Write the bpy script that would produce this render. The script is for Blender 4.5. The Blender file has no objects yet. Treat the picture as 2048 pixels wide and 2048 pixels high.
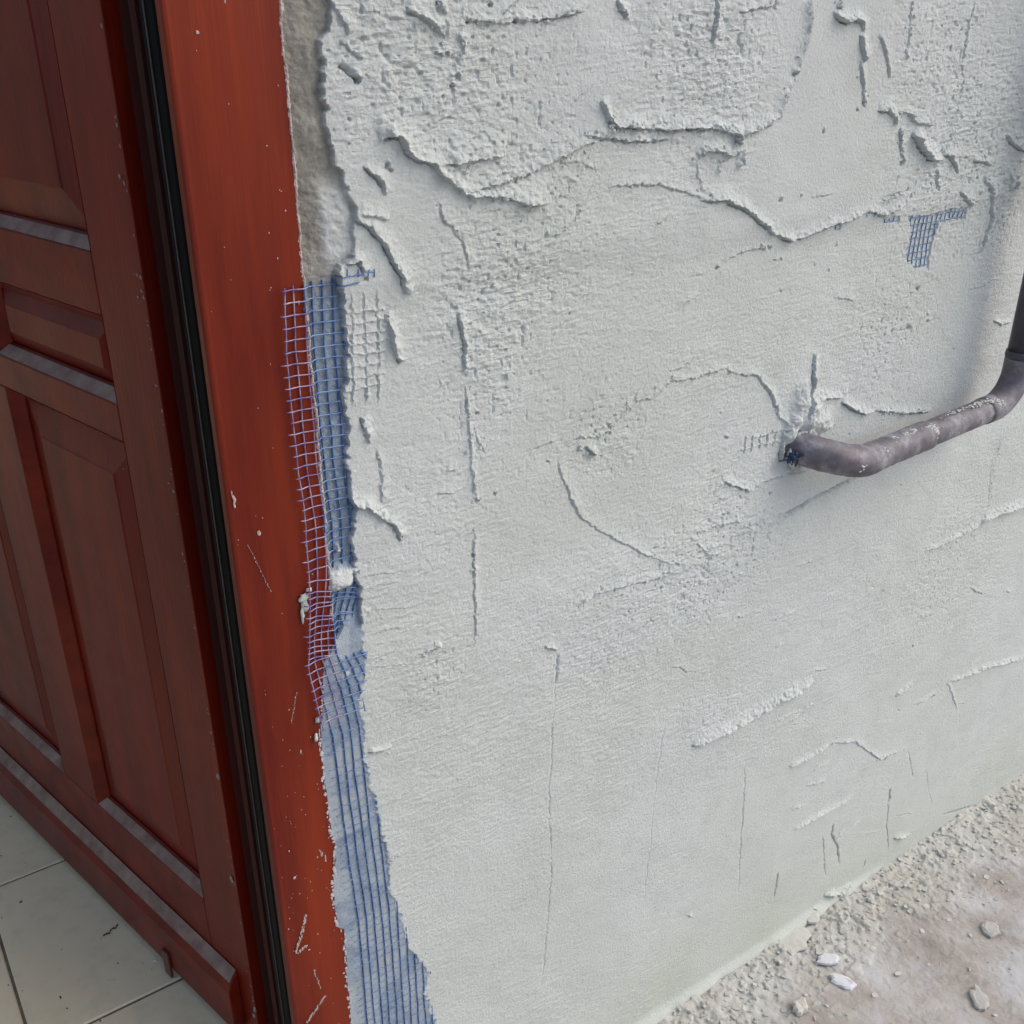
import bpy, math, random
import numpy as np
R = math.radians
random.seed(7)
scene = bpy.context.scene
col = scene.collection

# ------------------------------------------------------------------ camera, sky, sun
TH, YA, FPX, DW = R(25.4), R(34.6), 2048.0, 0.75        # pitch down, yaw to the right, focal length in photo pixels, distance to the wall
fwv = np.array([math.sin(YA)*math.cos(TH), math.cos(YA)*math.cos(TH), -math.sin(TH)])
rtv = np.array([math.cos(YA), -math.sin(YA), 0.0])
upv = np.cross(rtv, fwv)
cam_d = bpy.data.cameras.new('camera'); cam = bpy.data.objects.new('camera', cam_d); col.objects.link(cam)
cam_d.sensor_width = 36; cam_d.sensor_fit = 'HORIZONTAL'; cam_d.lens = 36*FPX/2048.0
cam_d.clip_start = 0.02; cam_d.clip_end = 400
cam.rotation_euler = (math.pi/2 - TH, 0, -YA)
scene.camera = cam
scene.render.resolution_x = scene.render.resolution_y = 1024

SUN = np.array([0.85, -0.62, 1.0]); SUN /= np.linalg.norm(SUN)      # towards the bright part of the overcast sky
w = bpy.data.worlds.new('World'); scene.world = w; w.use_nodes = True
nt = w.node_tree
sky = nt.nodes.new('ShaderNodeTexSky'); sky.sky_type = 'NISHITA'; sky.sun_disc = False
sky.sun_elevation = math.asin(SUN[2]); sky.sun_rotation = math.atan2(SUN[0], SUN[1])
sky.air_density = 1.0; sky.dust_density = 3.0; sky.ozone_density = 0.6
bg = nt.nodes['Background']; bg.inputs['Strength'].default_value = 0.15
nt.links.new(sky.outputs[0], bg.inputs['Color'])
sl = bpy.data.lights.new('overcast_sun', 'SUN'); sl.energy = 1.0; sl.angle = R(50); sl.color = (1.0, 0.97, 0.91)
so = bpy.data.objects.new('overcast_sun', sl); col.objects.link(so)
from mathutils import Vector, Matrix
so.rotation_euler = Vector(SUN).to_track_quat('Z', 'Y').to_euler()
scene.view_settings.view_transform = 'Standard'; scene.view_settings.look = 'None'
scene.view_settings.gamma = 1.0; scene.view_settings.exposure = 0.36

# ------------------------------------------------------------------ measuring: where a point seen in the photo lies on a known plane
def ray(x, y): return fwv + rtv*(x-1024)/FPX - upv*(y-1024)/FPX
def W(x, y, d=DW):                     # on the wall (x, z)
    r = ray(x, y); t = d/r[1]; return (r[0]*t, r[2]*t)
GZ = -1.330                            # outside ground
FZ = -1.115                            # tiled floor inside
def G(x, y, z=GZ):
    r = ray(x, y); t = z/r[2]; return (r[0]*t, r[1]*t)
# the photograph's enlarged sections the shapes were read from
ZM = {'P': lambda x, y: (x, y), 'F': lambda x, y: (x*1.06, y*1.06),
      'A': lambda x, y: (550+x/2.76, y/2.76), 'B': lambda x, y: (1348+x/2.76, y/2.76),
      'C': lambda x, y: (1348+x/2.76, 600+y/2.76), 'D': lambda x, y: (800+x/2.76, 600+y/2.76),
      'E': lambda x, y: (1148+x*.4658, 1348+y*.4658), 'M': lambda x, y: (500+x/3.22, 500+y/3.22),
      'N': lambda x, y: (550+x/3.22, 1100+y/3.22)}
def wp(tag, pts): return [W(*ZM[tag](*p)) for p in pts]

# ------------------------------------------------------------------ noise on arrays
_rng = np.random.RandomState(11)
_tab = _rng.rand(512, 512).astype(np.float32)
def vnoise(x, y, seed=0):
    xi = np.floor(x).astype(np.int64); yi = np.floor(y).astype(np.int64)
    fx = (x-xi).astype(np.float32); fy = (y-yi).astype(np.float32)
    fx = fx*fx*(3-2*fx); fy = fy*fy*(3-2*fy)
    ox, oy = seed*37+13, seed*91+57
    g = lambda i, j: _tab[(i+ox) % 512, (j+oy) % 512]
    return (g(xi, yi)*(1-fx)+g(xi+1, yi)*fx)*(1-fy)+(g(xi, yi+1)*(1-fx)+g(xi+1, yi+1)*fx)*fy
def fbm(x, y, seed=0, oct=3):
    s = 0; a = 1.0; n = 0
    for k in range(oct):
        s = s+a*(vnoise(x*2**k, y*2**k, seed+k*5)-.5); n += a; a *= .55
    return s/n
def sstep(a, b, x):
    t = np.clip((x-a)/(b-a), 0, 1); return t*t*(3-2*t)

# ------------------------------------------------------------------ object helpers
def link(o, parent=None):
    col.objects.link(o)
    if parent is not None: o.parent = parent
    return o
def tag(o, label=None, cat=None, group=None, kind=None):
    if label: o['label'] = label
    if cat: o['category'] = cat
    if group: o['group'] = group
    if kind: o['kind'] = kind
    return o
def empty(name, loc=(0, 0, 0), rz=0):
    o = bpy.data.objects.new(name, None); o.location = loc; o.rotation_euler = (0, 0, rz); o.empty_display_size = .05
    col.objects.link(o); return o
def mesh_obj(name, verts, faces, mat, parent=None, smooth=False, inv=True):
    me = bpy.data.meshes.new(name); me.from_pydata([tuple(map(float, v)) for v in verts], [], faces)
    me.materials.append(mat)
    if smooth: me.polygons.foreach_set('use_smooth', [True]*len(me.polygons))
    me.update()
    return link(bpy.data.objects.new(name, me), parent)
class MB:
    def __init__(s): s.v = []; s.f = []
    def add(s, vs, fs):
        b = len(s.v); s.v += [tuple(v) for v in vs]; s.f += [tuple(i+b for i in f) for f in fs]
    def box(s, x0, x1, y0, y1, z0, z1):
        s.add([(x, y, z) for x in (x0, x1) for y in (y0, y1) for z in (z0, z1)],
              [(0, 1, 3, 2), (4, 6, 7, 5), (0, 4, 5, 1), (2, 3, 7, 6), (0, 2, 6, 4), (1, 5, 7, 3)])
    def prism(s, prof, a, b, ax='z'):
        """closed profile of 2-D points swept from a to b along an axis"""
        n = len(prof); vs = []
        for t in (a, b):
            for p in prof:
                vs.append({'z': (p[0], p[1], t), 'x': (t, p[0], p[1]), 'y': (p[0], t, p[1])}[ax])
        fs = [(i, (i+1) % n, (i+1) % n+n, i+n) for i in range(n)]+[tuple(range(n))[::-1], tuple(range(n, 2*n))]
        s.add(vs, fs)
    def tube(s, pts, r, n=6, cap=True):
        pts = [Vector(p) for p in pts]; rs = r if isinstance(r, (list, tuple)) else [r]*len(pts)
        vs = []; up = None
        for i, p in enumerate(pts):
            t = (pts[min(i+1, len(pts)-1)]-pts[max(i-1, 0)]).normalized()
            if up is None: up = t.orthogonal().normalized()
            up = (up-t*up.dot(t)).normalized(); sd = t.cross(up)
            for k in range(n):
                a = 2*math.pi*k/n; vs.append(p+(up*math.cos(a)+sd*math.sin(a))*rs[i])
        fs = [(i*n+k, i*n+(k+1) % n, (i+1)*n+(k+1) % n, (i+1)*n+k) for i in range(len(pts)-1) for k in range(n)]
        if cap: fs += [tuple(range(n))[::-1], tuple(range((len(pts)-1)*n, len(pts)*n))]
        s.add(vs, fs)
    def blob(s, c, rx, ry, rz, rot=0, rough=.25, nu=8, nv=5):
        vs = []; fs = []; ca, sa = math.cos(rot), math.sin(rot)
        vs.append((0, 0, 1))
        for j in range(1, nv):
            ph = math.pi*j/nv
            for i in range(nu):
                th = 2*math.pi*i/nu; q = 1+random.uniform(-rough, rough)
                vs.append((math.sin(ph)*math.cos(th)*q, math.sin(ph)*math.sin(th)*q, math.cos(ph)*q))
        vs.append((0, 0, -1)); L = len(vs)-1
        for i in range(nu):
            fs.append((0, 1+i, 1+(i+1) % nu)); fs.append((L, 1+(nv-2)*nu+(i+1) % nu, 1+(nv-2)*nu+i))
            for j in range(nv-2): fs.append((1+j*nu+i, 1+(j+1)*nu+i, 1+(j+1)*nu+(i+1) % nu, 1+j*nu+(i+1) % nu))
        s.add([(c[0]+(x*rx*ca-y*ry*sa), c[1]+(x*rx*sa+y*ry*ca), c[2]+z*rz) for x, y, z in vs], fs)
    def build(s, name, mat, parent=None, smooth=False): return mesh_obj(name, s.v, s.f, mat, parent, smooth)
def bevel(o, wd=.002, seg=2):
    m = o.modifiers.new('bevel', 'BEVEL'); m.width = wd; m.segments = seg; m.limit_method = 'ANGLE'; m.angle_limit = R(35)
    m.harden_normals = False; return o

# ------------------------------------------------------------------ materials
def mat(name):
    m = bpy.data.materials.new(name); m.use_nodes = True; t = m.node_tree
    return m, t, t.nodes['Principled BSDF']
def N(t, kind, **kw):
    n = t.nodes.new('ShaderNode'+kind)
    for k, v in kw.items():
        if k.startswith('i_'): n.inputs[k[2:].replace('_', ' ')].default_value = v
        else: setattr(n, k, v)
    return n
def noise(t, scale, vec=None, detail=4, rough=.6, stretch=None):
    n = N(t, 'TexNoise'); n.inputs['Scale'].default_value = scale; n.inputs['Detail'].default_value = detail; n.inputs['Roughness'].default_value = rough
    tc = N(t, 'TexCoord'); src = tc.outputs['Object']
    if stretch:
        mp = N(t, 'Mapping'); mp.inputs['Scale'].default_value = stretch; t.links.new(src, mp.inputs['Vector']); src = mp.outputs[0]
    t.links.new(src, n.inputs['Vector']); return n.outputs['Fac']
def ramp(t, fac, stops):
    r = N(t, 'ValToRGB'); e = r.color_ramp.elements
    while len(e) < len(stops): e.new(.5)
    for k, (p, c) in enumerate(stops): e[k].position = p; e[k].color = (*c, 1)
    t.links.new(fac, r.inputs[0]); return r.outputs[0]
def mix(t, a, b, f, mode='MIX'):
    m = N(t, 'Mix', data_type='RGBA', blend_type=mode)
    for s, v in ((6, a), (7, b), (0, f)):
        if hasattr(v, 'links'): t.links.new(v, m.inputs[s])
        else: m.inputs[s].default_value = (*v, 1) if s else v
    return m.outputs[2]
def bump(t, b, h, dist, strength=1.0):
    n = N(t, 'Bump'); n.inputs['Distance'].default_value = dist; n.inputs['Strength'].default_value = strength
    t.links.new(h, n.inputs['Height']); t.links.new(n.outputs[0], b.inputs['Normal']); return n
def attr(t, name): a = N(t, 'Attribute'); a.attribute_name = name; return a.outputs['Fac']

# fresh plaster over older render and bluish bedding mortar
m_pl, t, b = mat('wall_plaster')
c1 = ramp(t, noise(t, 9, detail=6), [(.3, (.575, .605, .590)), (.7, (.620, .645, .635))])
c1 = mix(t, c1, (.56, .595, .535), ramp(t, noise(t, 3.1, detail=3), [(.48, (0, 0, 0)), (.7, (.3, .3, .3))]))
c1 = mix(t, c1, (.50, .53, .50), ramp(t, noise(t, 26, detail=5, rough=.7), [(.5, (0, 0, 0)), (.75, (.55, .55, .55))]))
c1 = mix(t, c1, (.30, .31, .27), ramp(t, noise(t, 160, detail=3), [(.66, (0, 0, 0)), (.8, (.5, .5, .5))]))
old = ramp(t, noise(t, 55, detail=6), [(.3, (.25, .235, .20)), (.7, (.40, .385, .34))])
bed = ramp(t, noise(t, 60, detail=6), [(.3, (.21, .265, .335)), (.7, (.38, .44, .51))])
sub = mix(t, old, bed, attr(t, 'bed'))
cc = mix(t, sub, c1, attr(t, 'coat'))
cc = mix(t, cc, (.50, .53, .455), attr(t, 'green_tone'))
t.links.new(cc, b.inputs['Base Color']); b.inputs['Roughness'].default_value = .88; b.inputs['Specular IOR Level'].default_value = .25
bump(t, b, noise(t, 300, detail=6, rough=.78), .0021, 1.0)

def wood(name, dark, light, streak, rough=.33, scale=3.0, coat=.55, hor=False, spec=.4):
    m, t, b = mat(name)
    st = (1, 9, 9) if hor else (9, 9, 1)
    g = ramp(t, noise(t, scale, stretch=(st[0]*.8, st[1]*.8, st[2]*.8), detail=5), [(.3, dark), (.68, light)])
    g = mix(t, g, streak, ramp(t, noise(t, scale*9, stretch=(st[0]*.5, st[1]*.5, st[2]*.25), detail=6), [(.52, (0, 0, 0)), (.75, (.35, .35, .35))]))  # random darker streaks along the grain
    t.links.new(g, b.inputs['Base Color'])
    rr = N(t, 'MapRange'); rr.inputs[3].default_value = rough-.06; rr.inputs[4].default_value = rough+.14
    t.links.new(noise(t, 25, detail=5), rr.inputs[0]); t.links.new(rr.outputs[0], b.inputs['Roughness'])
    b.inputs['Coat Weight'].default_value = coat; b.inputs['Coat Roughness'].default_value = .3
    b.inputs['Specular IOR Level'].default_value = spec
    bump(t, b, noise(t, 60, stretch=(st[0]*.6, st[1]*.6, st[2]*.12), detail=5), .0006, .5)
    return m
m_frame = wood('varnished_red_wood', (.085, .0050, .0032), (.215, .025, .0050), (.065, .0050, .0045), .36, 2.0, coat=.03, spec=.22)
m_door = wood('varnished_dark_wood', (.085, .0055, .0030), (.180, .014, .0045), (.050, .0045, .0030), .32, 2.6, coat=.08, spec=.16)
m_doorh = wood('varnished_dark_wood_rail', (.085, .0055, .0030), (.180, .014, .0045), (.050, .0045, .0030), .32, 2.6, coat=.08, spec=.16, hor=True)
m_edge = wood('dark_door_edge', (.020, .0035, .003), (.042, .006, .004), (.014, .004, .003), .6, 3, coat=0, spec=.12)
m_pale, t, b = mat('pale_ledge')  # paler brown for the door's ledges, mottled at random
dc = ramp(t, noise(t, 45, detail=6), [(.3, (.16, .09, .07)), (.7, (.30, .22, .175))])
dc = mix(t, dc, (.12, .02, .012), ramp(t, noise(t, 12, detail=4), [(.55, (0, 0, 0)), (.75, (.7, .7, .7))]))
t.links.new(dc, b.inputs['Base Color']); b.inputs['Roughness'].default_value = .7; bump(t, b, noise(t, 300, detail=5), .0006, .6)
m_patch = wood('reddish_patch', (.07, .012, .008), (.10, .018, .010), (.05, .01, .008), .5, 3)
def plain(name, c, rough=.6, var=.25, sc=60, spec=.4, bmp=0, met=0):
    m, t, b = mat(name)
    k = ramp(t, noise(t, sc, detail=4), [(.3, tuple(x*(1-var) for x in c)), (.7, tuple(min(1, x*(1+var)) for x in c))])
    t.links.new(k, b.inputs['Base Color']); b.inputs['Roughness'].default_value = rough; b.inputs['Specular IOR Level'].default_value = spec
    b.inputs['Metallic'].default_value = met
    if bmp: bump(t, b, noise(t, sc*2, detail=5), bmp, .8)
    return m
m_rub = plain('black_rubber', (.004, .004, .004), .55, .3, spec=.15)
m_void = plain('dark_slot', (.004, .002, .002), .8)
m_mortar = plain('dried_mortar', (.52, .53, .50), .9, .12, 120, bmp=.0006)
m_speck = plain('mortar_speck', (.42, .34, .31), .85, .2, 200)
m_room = plain('room_paint', (.30, .26, .21), .8, .05, 4)
m_ceil = plain('ceiling_paint', (.5, .5, .48), .8, .05, 4)
m_brick = plain('masonry', (.35, .33, .30), .9, .15, 20, bmp=.001)
m_conc = plain('threshold_concrete', (.38, .37, .35), .85, .15, 30, bmp=.001)
# fibreglass mesh threads: blue, dusted with mortar
def thread(name, a, c, lo, hi):
    m, t, b = mat(name)
    k = ramp(t, noise(t, 90, detail=4), [(lo, a), (hi, c)])
    t.links.new(k, b.inputs['Base Color']); b.inputs['Roughness'].default_value = .6; return m
m_thB = thread('blue_thread', (.05, .14, .36), (.28, .40, .58), .35, .75)
m_thN = thread('navy_thread', (.022, .070, .22), (.14, .26, .48), .40, .85)
m_thL = thread('dusty_lilac_thread', (.12, .10, .27), (.44, .38, .48), .38, .70)
# pipe plastic, dusty on its upper side in patches
m_pipe, t, b = mat('grey_pipe_plastic')
pc = ramp(t, noise(t, 34, detail=6, rough=.7), [(.34, (.085, .075, .090)), (.5, (.15, .14, .16)), (.66, (.30, .295, .32))])
pc = mix(t, pc, (.09, .055, .06), ramp(t, noise(t, 16, detail=3), [(.55, (0, 0, 0)), (.72, (.4, .4, .4))]))
t.links.new(pc, b.inputs['Base Color']); b.inputs['Roughness'].default_value = .55; bump(t, b, noise(t, 150, detail=5), .0008, .7)
m_pipe2, t, b = mat('dark_pipe_plastic')
pc = ramp(t, noise(t, 30, detail=6, rough=.7), [(.35, (.030, .027, .034)), (.6, (.055, .05, .06)), (.75, (.12, .12, .13))])
t.links.new(pc, b.inputs['Base Color']); b.inputs['Roughness'].default_value = .42
m_bluetape = plain('blue_scrap', (.018, .038, .085), .6, .5, 90)
# tiles
m_tile, t, b = mat('floor_tile')
tc_ = ramp(t, noise(t, 5, detail=6), [(.3, (.76, .66, .43)), (.7, (.86, .75, .50))])
tc_ = mix(t, tc_, (.45, .40, .30), ramp(t, noise(t, 38, detail=5), [(.50, (0, 0, 0)), (.80, (.35, .35, .35))]))
t.links.new(tc_, b.inputs['Base Color']); b.inputs['Roughness'].default_value = .42; bump(t, b, noise(t, 22, detail=3), .0008, .4)
m_grout = plain('grout', (.17, .14, .105), .9, .35, 60)
# outside ground
m_gr, t, b = mat('rough_screed')
g1 = ramp(t, noise(t, 14, detail=8, rough=.65), [(.28, (.22, .19, .17)), (.5, (.35, .315, .28)), (.72, (.44, .415, .38))])
g1 = mix(t, g1, (.52, .53, .555), ramp(t, noise(t, 5.2, detail=7, rough=.65), [(.46, (0, 0, 0)), (.62, (.85, .85, .85))]))
g1 = mix(t, g1, (.25, .15, .11), ramp(t, noise(t, 7.7, detail=6), [(.6, (0, 0, 0)), (.8, (.5, .5, .5))]))
g1 = mix(t, g1, (.50, .495, .44), attr(t, 'crumb'))
t.links.new(g1, b.inputs['Base Color']); b.inputs['Roughness'].default_value = .92; bump(t, b, noise(t, 160, detail=7, rough=.7), .0022, .9)

# ------------------------------------------------------------------ wall relief
def axis(lo, dlo, dhi, hi, step0, step1, grow=1.12):
    a = [dlo]
    while a[-1] < dhi:
        u = (a[-1]-dlo)/(dhi-dlo); a.append(a[-1]+step0*(1-u)+step1*u)
    s = step1
    while a[-1] < hi: s *= grow; a.append(a[-1]+min(s, .4))
    l = []; s = step0; x = dlo
    while x > lo: s *= grow; x -= min(s, .4); l.append(x)
    return np.array(l[::-1]+a)
XS = axis(.2895, .2895, 1.80, 4.0, .00098, .0018)
ZS = axis(GZ-.03, GZ-.03, .085, 1.6, .00125, .00100)
XX, ZZ = np.meshgrid(XS, ZS, indexing='ij')
wx = XX+.0013*fbm(XX*120, ZZ*120, 1, 2)*2+.0030*fbm(XX*35, ZZ*35, 3, 2)+.0017*fbm(XX*330, ZZ*330, 5, 2)*2
wz = ZZ+.0013*fbm(XX*120, ZZ*120, 2, 2)*2+.0030*fbm(XX*35, ZZ*35, 4, 2)+.0017*fbm(XX*330, ZZ*330, 7, 2)*2
cr1 = vnoise(XX*260, ZZ*260, 6); cr2 = vnoise(XX*110, ZZ*110, 8)
H = np.zeros_like(XX)

def stroke(tag_, pts, h, ramp_, side, crumb=0.0, sharp=1.3, taper=.15, out=None):
    """a trowel ridge: rises over ramp_ mm on one side, breaks off sharply on the other"""
    P = np.array(wp(tag_, pts)); h *= .00078*(1.35 if tag_ == 'E' else 1.0); rw = ramp_*.00155; sw = sharp*.00055
    seg = np.diff(P, axis=0); L = np.hypot(seg[:, 0], seg[:, 1]); cum = np.concatenate([[0], np.cumsum(L)]); tot = cum[-1]
    pad = max(rw, .006)+.004
    i0, i1 = np.searchsorted(XS, [P[:, 0].min()-pad, P[:, 0].max()+pad]); j0, j1 = np.searchsorted(ZS, [P[:, 1].min()-pad, P[:, 1].max()+pad])
    if i1-i0 < 2 or j1-j0 < 2: return
    x = wx[i0:i1, j0:j1]; z = wz[i0:i1, j0:j1]
    best = np.full(x.shape, 1e9); sg = np.zeros(x.shape); tt = np.zeros(x.shape)
    want = {'U': (0, 1), 'D': (0, -1), 'L': (-1, 0), 'R': (1, 0)}[side]
    tdir = P[-1]-P[0]; nn = np.array([-tdir[1], tdir[0]]); flip = 1 if nn@np.array(want) > 0 else -1
    for k in range(len(seg)):
        a = P[k]; d = seg[k]; l2 = L[k]**2+1e-12
        u = np.clip(((x-a[0])*d[0]+(z-a[1])*d[1])/l2, 0, 1)
        dx = x-a[0]-u*d[0]; dz = z-a[1]-u*d[1]; dd = np.hypot(dx, dz)
        m = dd < best
        best = np.where(m, dd, best)
        cs = (d[0]*dz-d[1]*dx)*flip
        sg = np.where(m, cs, sg); tt = np.where(m, (cum[k]+u*L[k])/tot, tt)
    hi = np.clip(1-best/rw, 0, 1)**2.3; lo = np.exp(-(best/sw)**2); tr = np.exp(-((best-.0014)/.0011)**2)*(sg <= 0)
    p = np.where(sg > 0, hi, lo)
    tp = np.clip(np.minimum(tt, 1-tt)/taper, 0, 1)**.6 if taper > 0 else 1
    mod = (1-crumb)*(.72+.56*cr1[i0:i1, j0:j1])+crumb*(.1+1.9*(cr2[i0:i1, j0:j1]*.6+cr1[i0:i1, j0:j1]*.4))
    var = .75+.5*vnoise(tt*tot*60+h*9000, tt*0+len(pts), 9)
    v = h*p*tp*mod*var
    if h < 0: H[i0:i1, j0:j1] = H[i0:i1, j0:j1]+v
    else:
        q = H[i0:i1, j0:j1]; q = np.where(q < v, v+np.minimum(q, 0)*.4, q)
        H[i0:i1, j0:j1] = q-.85*h*tr*tp*np.clip(mod, 0, 1)*var
def groove(tag_, pts, h, wd=1.0, taper=.15): stroke(tag_, pts, -h*1.15, wd*1.8, 'U' if abs(pts[0][0]-pts[-1][0]) > abs(pts[0][1]-pts[-1][1]) else 'R', 0.5, wd, taper)

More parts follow.
